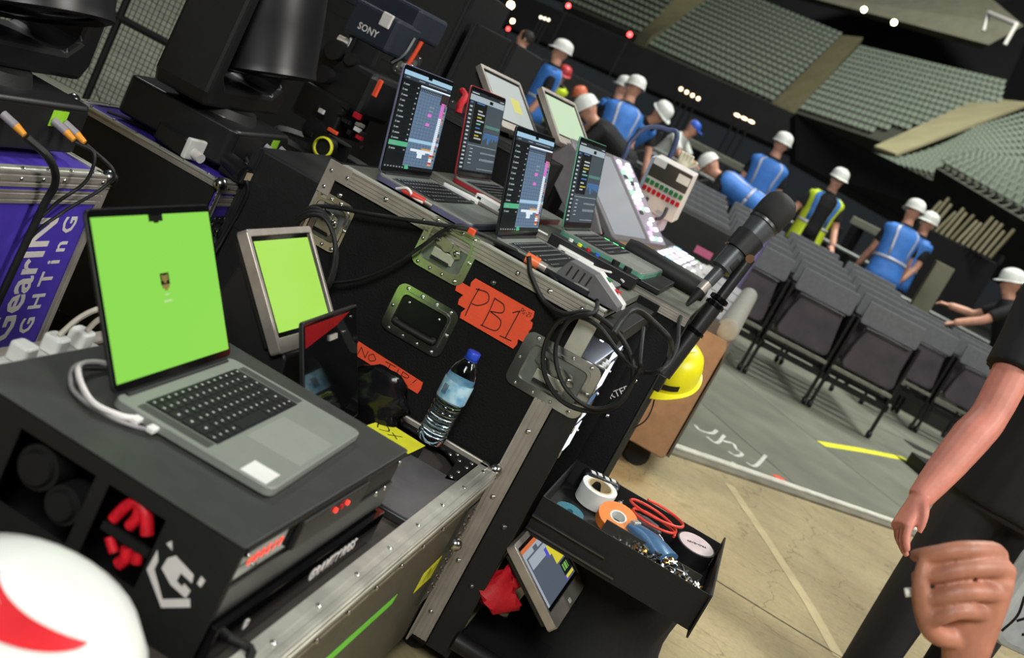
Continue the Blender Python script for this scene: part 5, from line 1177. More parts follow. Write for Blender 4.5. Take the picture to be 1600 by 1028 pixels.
ort = MB().tube(catmull([(.02, -.262, 1.30), (.015, -.262, 1.18), (.0, -.262, 1.06)], 4), .010, 8).build('orange_strap', m_orange, c1, True)
black_case('tall black road case right of the orange-strapped one', (-1.475, 5.02, 0), (.22, .5, 1.385))
black_case('large black road case at the back left of the camera', (-2.50, 5.3, 0), (.75, .6, 1.62))
black_case('low black case standing behind the second rack', (-1.24, 3.20, 0), (.30, .5, .78), latch=False)
# ================================================================ BROADCAST CAMERA
zc = 4.0
cm = thing('broadcast_camera', 'broadcast film camera with hooded viewfinder on a pedestal', 'camera', (-1.56, 3.86, 0))
co_ = V(cm.location)
class KB(MB):
    def __init__(s): MB.__init__(s, T(-co_))
Rm = RZ(R(-12))
def kb(name, px, py, dims, m, bev=.006, rot=0, dz=0):
    p = onc(px, py, zc+dz)-co_; return MB().box((0, 0, 0), dims, T(p) @ Rm @ RZ(rot)).build(name, m, cm, bevel=bev)
m_camb = mat('camera_bluegrey', (34, 40, 52), .5)
vf = kb('viewfinder', 598, 48, (.20, .16, .125), m_camb, .012)
kb('viewfinder_hood', 618, 18, (.33, .20, .10), m_camb, .012, 0, .12)
p = onc(598, 48, zc)-co_
text('lettering', 'SONY', .034, m_offwhite, vf, T(p) @ Rm @ T(0, -.081, -.02) @ RX(R(90)), bold=.0004)
kb('white_tag', 604, 32, (.045, .012, .05), m_offwhite, .004, 0, -.10)
MB().tube(catmull([onc(565, 20, zc)-co_, onc(548, 62, zc)-co_, onc(530, 92, zc)-co_], 4), .010, 8).build('bracket_arm', m_steel, cm, True)
MB().tube(catmull([onc(648, 60, zc)-co_, onc(632, 85, zc)-co_, onc(612, 98, zc)-co_], 4), .010, 8).build('bracket_arm', m_steel, cm, True)
kb('body', 555, 135, (.26, .20, .16), m_blackplastic, .02)
kb('side_module', 520, 175, (.20, .18, .12), m_black, .01)
kb('red_tab', 590, 138, (.016, .012, .060), m_orange, .002, 0, -.16)
kb('red_tab', 520, 205, (.04, .012, .012), m_orange, .002, 0, -.16)
for k, (x, y, r_) in enumerate(((530, 80, .035), (512, 118, .03), (555, 95, .022), (498, 205, .04), (512, 228, .038))):
    q = onc(x, y, zc-.08)-co_; MB().cyl(q, q+V((.0, -.05, .0)), r_, n=16).build('control_knob', m_blackplastic, cm, 40)
q = onc(506, 230, zc-.14)-co_; MB().lathe([(.030, 0), (.036, .003), (.036, .012), (.030, .015)], 20, T(q) @ RX(R(90))).build('yellow_ring', m_yellow, cm, True)
MB().cyl(onc(545, 70, zc)-co_, onc(528, 62, zc)-co_, .02, n=10).build('knob', m_aludull, cm, 40)
rr = random.Random(2)
for k in range(16):
    q = onc(rr.uniform(480, 570), rr.uniform(150, 235), zc-.13)-co_; MB().box((0, 0, 0), (rr.uniform(.01, .03), .012, rr.uniform(.008, .02)), T(q) @ Rm).build('switch', rr.choice((m_aludull, m_steel, m_white, m_red, m_black)), cm)
MB().tube(catmull([onc(560, 190, zc)-co_, onc(590, 165, zc)-co_, onc(600, 150, zc)-co_], 4), .012, 8).build('pan_bar', m_aludull, cm, True)
MB().cyl((0, 0, .05), (0, 0, .78), .09, .07, 20).build('pedestal', m_black, cm, 40)
MB().lathe([(0, 0), (.22, 0), (.22, .04), (.10, .08), (0, .08)], 24).build('pedestal_base', m_black, cm, 40)
MB().lathe([(.20, .70), (.215, .715), (.20, .73), (.185, .715), (.20, .70)], 32).build('steering_ring', m_black, cm, True)
cable('thin_red_lead', 'red coil hanging behind the lavender laptop', [onc(722, 142, 3.75), onc(727, 152, 3.72), onc(720, 162, 3.70), onc(716, 176, 3.70)], .012, m_red)
# blue conduit arch and black cases beyond the console
cable('conduit', 'blue-grey conduit arching above the cases near the button box', [V((onc(975, 245, 5.2).x, onc(975, 245, 5.2).y, .87)), onc(975, 245, 5.2), onc(985, 222, 5.2), onc(1010, 200, 5.2), onc(1040, 202, 5.2), onc(1055, 225, 5.2), V((onc(1055, 225, 5.2).x+.01, onc(1055, 225, 5.2).y, .84))], .012, mat('conduit_blue', (62, 74, 110), .5))
c4 = black_case('black case with a pink label beyond the button box', onz(1128, 340, 0) if False else (-.62, 7.85, 0), (.85, .6, .98), R(8), latch=False)
MB().box((.16, -.305, .80), (.12, .004, .05)).build('pink_glow_label', em('pink_glow_label', (226, 120, 150), .5), c4)  # printed label given a glow of its own, though it is no lamp
black_case('small black case in front of the pink-labelled one', (-.44, 7.30, 0), (.34, .3, .62), R(8), latch=False)
pl = thing('light_stand', 'thin lilac-lit pole standing beyond the console', 'stand', (-.16, 7.2, 0))
MB().cyl((0, 0, .03), (.06, .1, 1.12), .022, n=12).build('pole', mat('lilac_lit_pole', (120, 110, 160), .35, .5), pl, True)  # the lilac light falling on the pole is put into its colour
MB().lathe([(0, 0), (.16, 0), (.16, .02), (.03, .03), (0, .03)], 20).build('base', m_black, pl, 40)
gl_ = thing('work_glove', 'pale cream glove resting on top of the upright button box', 'glove', V((Pb.x, Pb.y, 1.255)))
b = MB()
for k in range(4): b.tube(catmull([(-.02+k*.014, 0, 0), (-.022+k*.016, .0, .03), (-.026+k*.017, -.006, .055)], 4), [.009]*9 if False else .009, 8)
b.sphere((0, 0, .0), .03, 12, (1, .6, .8)); b.tube(catmull([(.02, 0, .0), (.045, -.005, .02), (.055, -.01, .04)], 4), .009, 8)
go = b.build('shell', mat('cream_glove', (208, 202, 178), .8), gl_, True)
md = go.modifiers.new('fuse', 'REMESH'); md.mode = 'VOXEL'; md.voxel_size = .004; md.use_smooth_shade = True
# ================================================================ FLOOR SEATING PACKED IN COLUMNS
m_chb = mat('chair_grey_back', (92, 94, 98), .55, bump=.15); m_chs = mat('chair_plum_seat', (66, 58, 64), .75, bump=.3, var=.25, scale=7); m_chf = mat('chair_frame', (24, 24, 26), .45, .4); m_chrail = mat('chair_rail', (128, 128, 118), .4, .6)
def make_chair():
    t = thing('folding_chair', 'x', 'chair')
    A_ = RX(R(-8))
    MB().prism(rrect(.49, .185, .02), -.012, .012, T(0, 0, .86) @ A_ @ basis((0, 0, 0), (1, 0, 0), (0, 0, 1), (0, -1, 0))).build('backrest', m_chb, t, bevel=.006)
    MB().prism([(-.19, .17), (.19, .17), (.225, -.14), (.20, -.175), (-.20, -.175), (-.225, -.14)], 0, .045, T(0, -.035, .58) @ A_ @ basis((0, 0, 0), (1, 0, 0), (0, 0, 1), (0, -1, 0))).build('seat', m_chs, t, bevel=.012)
    MB().tube(catmull([(-.18, -.085, .74), (-.215, -.08, .60), (-.235, -.07, .44)], 4), .009, 6).build('piping', m_chf, t, True)
    MB().tube(catmull([(-.19, -.085, .755), (0, -.09, .76), (.19, -.085, .755)], 4), .009, 6).build('piping', m_chf, t, True)
    for s in (-1, 1): MB().bx(s*.262-.012, s*.262+.012, -.05, .06, .305, .80).build('leg', m_chf, t, bevel=.003)
    MB().bx(-.262, .262, -.055, -.03, .355, .385).build('front_rail', m_chrail, t, bevel=.003)
    MB().bx(-.262, .262, .02, .05, .30, .33).build('rear_rail', m_chf, t)
    return t
proto = make_chair(); used = False
def place_chair(x, y, dz, rz, label, group):
    global used
    o = proto if not used else copy_tree(proto); used = True
    o.location = (x, y, .022); o.rotation_euler = (0, 0, rz); o['label'] = label; o['group'] = group
    o.location.z += dz
names = ['far left', 'left', 'second', 'third', 'fourth']
RW = R(10)
def dolly(label, x, y, n, dstep, rise, rz):
    t = thing('chair_dolly', label, 'dolly', (x, y, .022), rz); L = n*.29
    for s in (-1, 1):
        MB().add([(s*.262-.02, -.08, .245), (s*.262+.02, -.08, .245), (s*.262+.02, L-.15, .245+rise), (s*.262-.02, L-.15, .245+rise), (s*.262-.02, -.08, .30), (s*.262+.02, -.08, .30), (s*.262+.02, L-.15, .30+rise), (s*.262-.02, L-.15, .30+rise)], [(3, 2, 1, 0), (4, 5, 6, 7), (0, 1, 5, 4), (1, 2, 6, 5), (2, 3, 7, 6), (3, 0, 4, 7)]).build('beam', m_chf, t)
        for yy, zz in ((-.05, .245), (L-.2, .245+rise*.97)):
            MB().bx(s*.262-.012, s*.262+.012, yy-.012, yy+.012, .06, zz).build('post', m_chf, t)
            MB().cyl((s*.262-.015, yy, .032), (s*.262+.015, yy, .032), .032, n=12).build('castor', m_rubber, t, 40)
    MB().bx(-.26, .26, -.08, -.05, .25, .295).build('cross_beam', m_chf, t)
cx0 = V((.475, 9.18, 0)); cdx = V((.563, .088, 0)); cdy = V((-.045, .285, 0))
cols = [(-2, 'packed chair column behind the microphone tip'), (-1, 'packed chair column right behind the microphone stand'), (0, 'packed chair column in the middle of the block'), (1, 'packed chair column at the right end with the castor leg')]
ords = ['front', 'second', 'third', 'fourth', 'fifth', 'sixth']
for ci, cl_ in cols:
    p0_ = cx0+cdx*ci; dolly('wheeled dolly under the '+cl_, p0_.x, p0_.y, 6, 0, .17, RW)
    for r_ in range(6):
        p = cx0 + cdx*ci + cdy*r_
        place_chair(p.x, p.y, .034*r_, RW, ords[r_]+' chair in the '+cl_, 'packed grey and plum chairs')
for k, (px, py, zc_, lab) in enumerate(((1456, 525, 10.6, 'single plum chair set back right of the packed columns'), (1515, 556, 10.4, 'rightmost plum chair set back near the bending man'))):
    p = onc(1456, 525, 10.6)+cdx*k; dolly('wheeled dolly under the '+lab, p.x, p.y, 3, 0, .07, RW)
    for r_ in range(3): place_chair(p.x-.05*r_, p.y+.30*r_, .03*r_, RW, (lab if r_ == 0 else ('second' if r_ == 1 else 'third')+' chair behind the '+lab.replace('single ', '')), 'packed grey and plum chairs')

# ================================================================ PEOPLE
def fuse(o, vox, smooth=2):
    md = o.modifiers.new('fuse', 'REMESH'); md.mode = 'VOXEL'; md.voxel_size = vox; md.use_smooth_shade = True
    if smooth: s = o.modifiers.new('soften', 'SMOOTH'); s.iterations = smooth; s.factor = .5
def ring(c, sx, sy, rx, ry, n=18): return [c + sx*(rx*math.cos(2*math.pi*k/n)) + sy*(ry*math.sin(2*math.pi*k/n)) for k in range(n)]
m_vestb = mat('vest_blue', (62, 122, 206), .6, var=.12, scale=12, bump=.3, bscale=30); m_vesty = mat('vest_yellow', (206, 226, 50), .6, var=.1, scale=12); m_refl = mat('reflective_silver', (186, 188, 204), .4, .2, var=.05)
m_tee = mat('black_tee', (17, 18, 20), .8, var=.25, scale=8, bump=.3, bscale=40); m_trs = mat('dark_trousers', (30, 32, 38), .8, var=.25, scale=8); m_boot = mat('boots', (22, 20, 19), .6); m_wsh = mat('white_shirt', (206, 206, 202), .7, var=.1, scale=9); m_capb = mat('blue_cap', (52, 98, 206), .5); m_hatr = mat('red_hat', (206, 70, 76), .4); m_hato = mat('orange_hat', (224, 120, 90), .4); m_hair = mat('dark_hair', (34, 26, 22), .7); m_eye = mat('eye_dark', (24, 18, 16), .4)
def hand_mesh(b, w, d, side, palm_n, s, curl=.35):
    """five fingers rooted in a palm; d along the hand, side across it, palm_n out of the palm"""
    pl = .09*s
    b.loft([ring(w+d*(pl*t), side, palm_n, (.024+.016*min(1, t*1.6))*s, (.016+.002*t)*s, 12) for t in (-.25, .0, .3, .6, .9, 1.05)])
    for k, (off, ln_) in enumerate(((.030, .070), (.010, .080), (-.010, .075), (-.029, .060))):
        p0 = w+d*(pl*.85)+side*(off*s); p = p0; pts = [p]; dirn = d.copy()
        for j, f in enumerate((.45, .32, .23)):
            dirn = (dirn*math.cos(curl)+palm_n*math.sin(curl)).normalized(); p = p+dirn*(ln_*f*s); pts.append(p)
        b.tube(catmull(pts, 3), [(.0092-.0026*i/9)*s for i in range(10)], 8)
    p0 = w+d*(pl*.25)+side*(.030*s); b.tube(catmull([p0, p0+(side*.03+d*.02+palm_n*.008)*s, p0+(side*.042+d*.05+palm_n*.018)*s, p0+(side*.042+d*.072+palm_n*.026)*s], 3), [(.0115-.003*i/9)*s for i in range(10)], 8)
def person(label, loc, rz, h=1.78, bend=0.0, hpitch=0.0, arms=None, vest=None, shirt=None, sleeves=True, hat=None, cap=False, legs=None, group=None, vox=.013, facef=False, stripes=True, trousers=None, openvest=False):
    s = h/1.78; t = thing('person', label, 'person', loc, rz, group)
    X = V((1, 0, 0)); sp = V((0, -math.sin(bend), math.cos(bend))); fr = V((0, -math.cos(bend), -math.sin(bend)))
    hb = .93 if legs is None else .93
    hip = V((0, 0, hb))*s
    def at(d, x=0, f=0): return hip + sp*(d*s) + X*(x*s) + fr*(f*s)
    TL = [(-.07, .140, .10), (0, .165, .118), (.10, .155, .112), (.22, .160, .118), (.34, .180, .126), (.43, .178, .112), (.48, .120, .085), (.515, .068, .066), (.58, .060, .062)]
    body = MB()
    body.loft([ring(at(d), X, fr, rx*s, ry*s) for d, rx, ry in TL])
    hp_ = bend*.75+hpitch; hu = V((0, -math.sin(hp_), math.cos(hp_))); hf = V((0, -math.cos(hp_), -math.sin(hp_)))
    hc = at(.565)+hu*(.105*s)
    HL = [(-.118, .030, .036, .030), (-.095, .050, .062, .020), (-.05, .063, .082, .010), (0, .071, .093, 0), (.05, .073, .097, -.002), (.09, .062, .083, -.002), (.118, .034, .045, 0)]
    body.loft([ring(hc+hu*(e*s)+hf*(o_*s), X, hf, rx*s, ry*s) for e, rx, ry, o_ in HL])
    body.loft([ring(hc+hu*(-.012*s)+hf*((.085+.026*q)*s)-hu*(.010*q*s), X, hu, (.016-.007*q)*s, (.024-.010*q)*s, 8) for q in (0, .5, 1)])
    for sx in (-1, 1): body.sphere(hc+X*(sx*.073*s)-hf*(.008*s), .026*s, 8, (.45, .8, 1.2))
    arms = arms or [(V((.10, 0, -1)), V((.02, -.15, -1)))]*2
    shp = MB(); armpts = []
    for i, sx in enumerate((-1, 1)):
        u, f_ = arms[i]; u = V((u[0]*(-sx if False else 1)*1, u[1], u[2])).normalized(); f_ = V(f_).normalized()
        sh = at(.425, sx*.165); el = sh+u*(.29*s); wr = el+f_*(.25*s)
        armpts.append((sh, el, wr, f_))
        body.tube(catmull([at(.40, sx*.10), sh, sh.lerp(el, .5), el, el.lerp(wr, .35), wr, wr+f_*(.02*s)], 3), [x*s for x in (.055, .056, .057, .058, .056, .054, .052, .050, .048, .046, .044, .043, .044, .043, .041, .038, .034, .030, .028)], 12)
        sd = f_.cross(V((0, 0, 1))) if abs(f_.z) < .8 else V((0, -1, 0)); sd = (sd-f_*sd.dot(f_)).normalized(); pn = f_.cross(sd).normalized()
        if pn.dot(-X*sx) < 0: pn = -pn
        hand_mesh(body, wr+f_*(.02*s), f_, sd, pn, s)
    lg = legs or [(V((.06, 0, -1)), V((0, .02, -1)))]*2; legpts = []
    for i, sx in enumerate((-1, 1)):
        u, f_ = V(lg[i][0]), V(lg[i][1]); u.x *= sx; u.normalize(); f_.normalize()
        hj = hip+X*(.088*sx*s)-V((0, 0, .02*s)); kn = hj+u*(.42*s); an = kn+f_*(.42*s); legpts.append((hj, kn, an))
        body.tube(catmull([hj+V((0, 0, .03*s)), hj.lerp(kn, .4), kn, kn.lerp(an, .35), an], 4), [x*s for x in (.088, .088, .087, .085, .081, .076, .071, .066, .060, .057, .056, .056, .054, .050, .046, .042, .040)], 12)
        body.tube([an+V((0, .03, -.02))*s, an+V((0, -.05, -.045))*s, an+V((0, -.15, -.058))*s], [.035*s, .036*s, .026*s], 10)
    bo_ = body.build('body', m_skin, t, True); fuse(bo_, vox)
    # trousers
    tr = MB(); tr.loft([ring(at(d), X, fr, (rx+.012)*s, (ry+.012)*s) for d, rx, ry in TL[:3]])
    for hj, kn, an in legpts: tr.tube(catmull([hj+V((0, 0, .03*s)), hj.lerp(kn, .4), kn, kn.lerp(an, .35), an], 4), [x*s for x in (.102, .102, .101, .098, .095, .090, .084, .079, .074, .071, .070, .070, .069, .067, .065, .064, .064)], 12)
    fuse(tr.build('trousers', trousers or m_trs, t, True), vox)
    for hj, kn, an in legpts:
        b = MB(); b.tube([an+V((0, .05, -.03))*s, an+V((0, -.04, -.042))*s, an+V((0, -.17, -.058))*s], [.050*s, .047*s, .035*s], 12); b.build('boot', m_boot, t, True)
    # shirt
    sb_ = MB(); sb_.loft([ring(at(d), X, fr, (rx+.014)*s, (ry+.014)*s) for d, rx, ry in TL[:7]] + [ring(at(.525), X, fr, .082*s, .078*s)])
    if sleeves:
        for sh, el, wr, f_ in armpts: sb_.tube([at(.40, -.08 if sh is armpts[0][0] else .08), sh, sh.lerp(el, .35), sh.lerp(el, .72)], [.066*s, .070*s, .068*s, .066*s], 12)
    fuse(sb_.build('shirt', shirt or m_tee, t, True), vox)
    if vest is not None:
        VL = [(-.20, .222, .172), (-.10, .208, .160), (0, .198, .152), (.10, .194, .148), (.22, .198, .150), (.34, .222, .158), (.41, .236, .148), (.45, .220, .130), (.485, .150, .108)]
        N = 24
        def vring(d, rx, ry, ex=0, a0=0, a1=360, k=N): return [at(d) + X*((rx+ex)*s*math.cos(R(a0+(a1-a0)*q/k))) + fr*((ry+ex)*s*math.sin(R(a0+(a1-a0)*q/k))) for q in range(k+(0 if a1-a0 >= 360 else 1))]
        def shell(name, rows, m, par, th=.004):
            b = MB(); n = len(rows[0]); closed = (name == 'vest' and not openvest)
            vs = [p for r in rows for p in r]; fs = []
            for i in range(len(rows)-1):
                for k in range(n if closed else n-1): k2 = (k+1) % n; fs.append((i*n+k, i*n+k2, (i+1)*n+k2, (i+1)*n+k))
            b.add(vs, fs); o = b.build(name, m, par, True); sd_ = o.modifiers.new('thickness', 'SOLIDIFY'); sd_.thickness = th*s; sd_.offset = 1; return o
        rng = (118, 422) if openvest else (0, 360)
        vo = shell('vest', [vring(d, rx, ry, 0, *rng) for d, rx, ry in VL], vest, t)
        if stripes:
            rows = [(d, .198, .152) for d in (.06, .095)]
            a, b_ = rng if openvest else (0, 359.9)
            shell('reflective_stripe', [vring(d, rx, ry, .007, a, b_) for d, rx, ry in rows], m_refl, vo, .002)
            for ang in ((232, 240), (300, 308)) if not openvest else ((232, 240), (300, 308), (118, 134), (406, 422)):
                shell('reflective_stripe', [vring(d, rx, ry, .006, ang[0], ang[1], 4) for d, rx, ry in VL[3:]], m_refl if not openvest or ang[0] in (232, 300) else m_vestb, vo, .002)
    if hat is not None:
        HM = basis(hc+hu*(.032*s)+hf*(.004*s), X*s*.92, -hf*s*.92, hu*s*.92)
        if not cap: hard_hat('hard_hat', '', HM, hat, parent=t)
        else:
            b = MB(); b.lathe([(0, .10), (.05, .09), (.08, .055), (.086, .0)], 20, HM @ Matrix.Diagonal((1, 1.2, 1, 1))); b.box((0, -.13, .004), (.12, .08, .008), HM); b.build('cap', hat, t, True)
    else:
        b = MB(); b.loft([ring(hc+hu*(e*s)-hf*(.012*s), X, hf, rx*s, ry*s) for e, rx, ry in ((-.02, .078, .092), (.05, .081, .102), (.09, .070, .088), (.127, .034, .045))]); b.build('hair', m_hair, t, True)
    if facef:
        for sx in (-1, 1): MB().sphere(hc+X*(sx*.030*s)+hu*(.012*s)+hf*(.086*s), .010*s, 8, (1, .6, .7)).build('eye', m_eye, t, True)
        MB().box((0, 0, 0), (.045*s, .006*s, .007*s), basis(hc-hu*(.058*s)+hf*(.088*s), X, -hf, hu)).build('mouth', mat('lips', (150, 84, 78), .5), t, bevel=.002)
    return t
D = V
def stand_at(px, py, zc, hatted=True):
    p = onc(px, py, zc); return p
def man(label, px, py, zc, face, bend=0, arms=None, hatted=True, z0=.022, hh=None, **k):
    """foot point from the helmet-top pixel; face = heading angle the person looks at (0 = +X, 90 = +Y)"""
    p = onc(px, py, zc); rz = R(face+90)
    if bend == 0:
        h = hh or (p.z-z0); off = V((0, 0, 0))
    else:
        h = hh or 1.75; L_ = .77*h/1.78; fwd = V((math.cos(R(face)), math.sin(R(face)), 0)); off = fwd*(L_*math.sin(bend))
    return person(label, (p.x-off.x, p.y-off.y, z0), rz, h, bend, arms=arms, **k)
GP = None
down = [(D((-.10, .0, -1)), D((-.02, -.25, -1))), (D((.10, 0, -1)), D((.02, -.25, -1)))]
man('standing man in blue vest and white helmet behind the silver screens', 887, 62, 14.5, 200, hat=m_hatw, vest=m_vestb, arms=[(D((-.15, -.05, -1)), D((-.05, -.55, -1))), (D((.15, .1, -1)), D((.05, -.3, -1)))])
man('man in dark shirt at the far left beyond the black cases', 830, 42, 15.5, 190, hat=None, hatted=False, arms=down)
man('distant worker in yellow vest and red helmet', 894, 92, 18, 300, bend=.35, hat=m_hatr, vest=m_vesty, stripes=False, z0=.03, hh=1.7)
man('distant worker with orange helmet bending low', 918, 110, 19, 200, bend=.9, hat=m_hato, vest=m_vestb, stripes=False)
man('worker in black shirt and white helmet bending over to the left', 914, 148, 12.2, 196, bend=1.18, hh=1.8, hat=m_hatw, arms=[(D((-.1, -.5, -1)), D((0, -.4, -1))), (D((.1, -.5, -1)), D((0, -.5, -1)))])
man('worker in blue vest with back turned, second helmet behind him', 999, 121, 13.2, 120, bend=.22, hh=1.86, hat=m_hatw, vest=m_vestb, arms=[(D((-.3, -.5, -1)), D((.0, -.9, -.4))), (D((.2, -.3, -1)), D((0, -.9, -.5)))])
man('half hidden worker in blue vest behind another white helmet', 984, 119, 15.2, 150, hat=m_hatw, vest=m_vestb, arms=down)
man('stooping worker in blue vest and white helmet facing right', 1056, 146, 14.4, -30, bend=.62, hh=1.9, hat=m_hatw, vest=m_vestb, arms=[(D((-.1, -.4, -1)), D((0, -.5, -1))), (D((.1, -.4, -1)), D((0, -.4, -1)))])
man('worker in white shirt and blue cap leaning on equipment', 1106, 168, 17.5, -20, bend=.45, hh=1.95, hat=m_capb, cap=True, shirt=m_wsh, arms=[(D((-.1, -.8, -.7)), D((0, -1, -.1))), (D((.1, -.8, -.7)), D((0, -1, -.1)))])
man('worker in blue vest bent double behind the pink-labelled case', 1094, 262, 13.4, 176, bend=1.38, z0=.25, hat=m_hatw, vest=m_vestb, arms=[(D((-.1, -.3, -1)), D((0, -.2, -1))), (D((.1, -.3, -1)), D((0, -.2, -1)))])
man('standing worker seen from behind, blue vest with silver stripes, mid floor', 1232, 206, 14.0, 100, z0=.25, hat=m_hatw, vest=m_vestb, arms=[(D((-.30, -.1, -1)), D((-.22, -.2, -1))), (D((.16, -.05, -1)), D((.06, -.1, -1)))])
man('worker facing us in open yellow vest over black tee', 1320, 262, 14.0, -78, z0=.25, hat=m_hatw, vest=m_vesty, openvest=True, facef=True, arms=[(D((-.45, .05, -1)), D((-.25, -.35, -1))), (D((.35, -.1, -1)), D((.15, -.75, -.8)))])
man('broad worker seen from behind in blue vest, arms lowered', 1437, 312, 13.6, 112, z0=.25, hat=m_hatw, vest=m_vestb, bend=.18, hh=1.88, arms=[(D((-.35, -.15, -1)), D((-.2, -.4, -1))), (D((.12, -.15, -1)), D((.02, -.5, -1)))])
man('smaller worker in blue vest right of the broad one', 1461, 331, 15.6, 230, z0=.25, hat=m_hatw, vest=m_vestb, arms=[(D((-.12, -.1, -1)), D((0, -.6, -1))), (D((.12, -.1, -1)), D((0, -.6, -1)))])
man('man in black tee and white helmet reaching over chairs at right edge', 1622, 362, 12.4, 182, bend=.42, hh=1.92, hat=m_hatw, arms=[(D((-.15, -.75, -.75)), D((0, -1, -.15))), (D((.15, -.7, -.8)), D((0, -.8, -.55)))])

# ---- the man at the right whose bare arm hangs in the frame
def limb(b, pts, rad, n=16):
    b.tube(catmull(pts, 5), rad_interp(rad, (len(pts)-1)*5+1), n)
def rad_interp(rad, n):
    out = []
    for i in range(n):
        t = i/(n-1)*(len(rad)-1); k = min(int(t), len(rad)-2); out.append(rad[k]+(rad[k+1]-rad[k])*(t-k))
    return out
zc = 3.25
SH = onc(1648, 452, zc+.10); EL = onc(1548, 646, zc); WR = onc(1446, 768, zc-.10)
tA = thing('person', 'man in black tee whose bare arm hangs at the right edge', 'person', (1.02, 3.62, 0))
oA = V(tA.location)
bd = MB(T(-oA))
d1 = (WR-EL).normalized()
limb(bd, [SH+V((.06, .05, .02)), SH, SH.lerp(EL, .5), EL, EL.lerp(WR, .3), EL.lerp(WR, .65), WR, WR+d1*.03], [.060, .062, .057, .052, .056, .050, .038, .034])
side = V((0, .94, .1)); side = (side-d1*side.dot(d1)).normalized(); pn = d1.cross(side).normalized()
if pn.dot(IR) < 0: pn = -pn
# palm turned inwards, fingers loosely curled
hd = (d1+IU*-.22-IR*.03).normalized(); w0 = WR+d1*.015
pl = .108
side = (side-hd*side.dot(hd)).normalized(); pn = hd.cross(side).normalized()
if pn.dot(IR) < 0: pn = -pn
bd.loft([ring(w0+hd*(pl*t), side, pn, .034+.015*min(1, max(0, t)*1.5), .028-.004*max(0, t), 14) for t in (-.7, -.3, .0, .3, .6, .9, 1.05)])
for k, (off, ln_, cu) in enumerate(((-.037, .082, .30), (-.013, .094, .38), (.012, .088, .46), (.035, .070, .55))):
    p = w0+hd*(pl*.88)+side*off; pts = [p]; dirn = hd.copy()
    for f in (.46, .31, .23):
        dirn = (dirn*math.cos(cu)+pn*math.sin(cu)).normalized(); p = p+dirn*(ln_*f); pts.append(p)
    bd.tube(catmull(pts, 4), rad_interp([.0125, .0112, .0102, .0075], 13), 10)
p0 = w0+hd*(pl*.18)-side*.026
bd.tube(catmull([p0, p0-side*.022+hd*.030+pn*.012, p0-side*.020+hd*.060+pn*.026, p0-side*.012+hd*.085+pn*.034], 4), rad_interp([.014, .013, .0105, .0075], 13), 10)
# torso, legs, neck and head of the same figure (mostly out of the frame)
Xc = V((SH.x+.245, SH.y+.06, 0))
def tz(z, rx, ry): return ring(V((Xc.x, Xc.y, z)), V((.96, .28, 0)), V((-.28, .96, 0)), rx, ry, 20)
bd.loft([tz(.86, .15, .11), tz(.96, .175, .125), tz(1.08, .165, .118), tz(1.22, .175, .125), tz(1.34, .195, .13), tz(1.43, .18, .11), tz(1.50, .10, .08), tz(1.54, .06, .06), tz(1.62, .055, .058)])
bd.loft([tz(1.60, .045, .055), tz(1.65, .062, .08), tz(1.71, .070, .094), tz(1.77, .070, .093), tz(1.82, .045, .055)])
for s_ in (-1, 1): bd.sphere((Xc.x+s_*.068, Xc.y+s_*.02, 1.72), .024, 8, (.6, .8, 1.2))
bd.sphere((Xc.x+.028, Xc.y-.095, 1.715), .018, 8, (1, 1, 1.4))
limb(bd, [V((Xc.x+.19, Xc.y+.05, 1.40)), V((Xc.x+.25, Xc.y+.02, 1.20)), V((Xc.x+.26, Xc.y-.05, .95)), V((Xc.x+.24, Xc.y-.08, .80))], [.056, .05, .04, .034])
for sx in (-1, 1): limb(bd, [V((Xc.x+sx*.09, Xc.y, .92)), V((Xc.x+sx*.10, Xc.y, .50)), V((Xc.x+sx*.10, Xc.y+.03, .09)), V((Xc.x+sx*.10, Xc.y-.08, .045))], [.09, .060, .042, .035])
ob = bd.build('body', m_skin2, tA, True); fuse(ob, .0048, 1)
ts_ = MB(T(-oA)); ts_.loft([tz(.80, .215, .155), tz(.90, .212, .152), tz(1.08, .200, .145), tz(1.22, .205, .150), tz(1.34, .215, .150), tz(1.43, .195, .125), tz(1.50, .115, .095)])
limb(ts_, [SH+V((.10, .05, .03)), SH, SH.lerp(EL, .45), SH.lerp(EL, .68)], [.075, .080, .078, .078])
limb(ts_, [V((Xc.x+.16, Xc.y+.05, 1.40)), V((Xc.x+.22, Xc.y+.04, 1.30)), V((Xc.x+.255, Xc.y+.015, 1.16))], [.072, .074, .070])
fuse(ts_.build('shirt', m_tee, tA, True), .009, 2)
tt = MB(T(-oA)); tt.loft([tz(.78, .185, .14), tz(.86, .195, .145), tz(.98, .19, .14)])
for sx in (-1, 1): limb(tt, [V((Xc.x+sx*.09, Xc.y, .90)), V((Xc.x+sx*.105, Xc.y, .50)), V((Xc.x+sx*.105, Xc.y+.02, .10))], [.112, .088, .075])
fuse(tt.build('trousers', mat('charcoal_trousers', (34, 34, 38), .8, var=.2, scale=8), tA, True), .009, 2)
for sx in (-1, 1): MB(T(-oA)).tube([V((Xc.x+sx*.10, Xc.y+.06, .05)), V((Xc.x+sx*.10, Xc.y-.06, .048)), V((Xc.x+sx*.10, Xc.y-.19, .032))], [.045, .047, .032], 12).build('boot', m_boot, tA, True)
MB(T(-oA)).loft([tz(1.72, .080, .100), tz(1.78, .082, .104), tz(1.83, .055, .07), tz(1.845, .02, .03)]).build('hair', m_hair, tA, True)

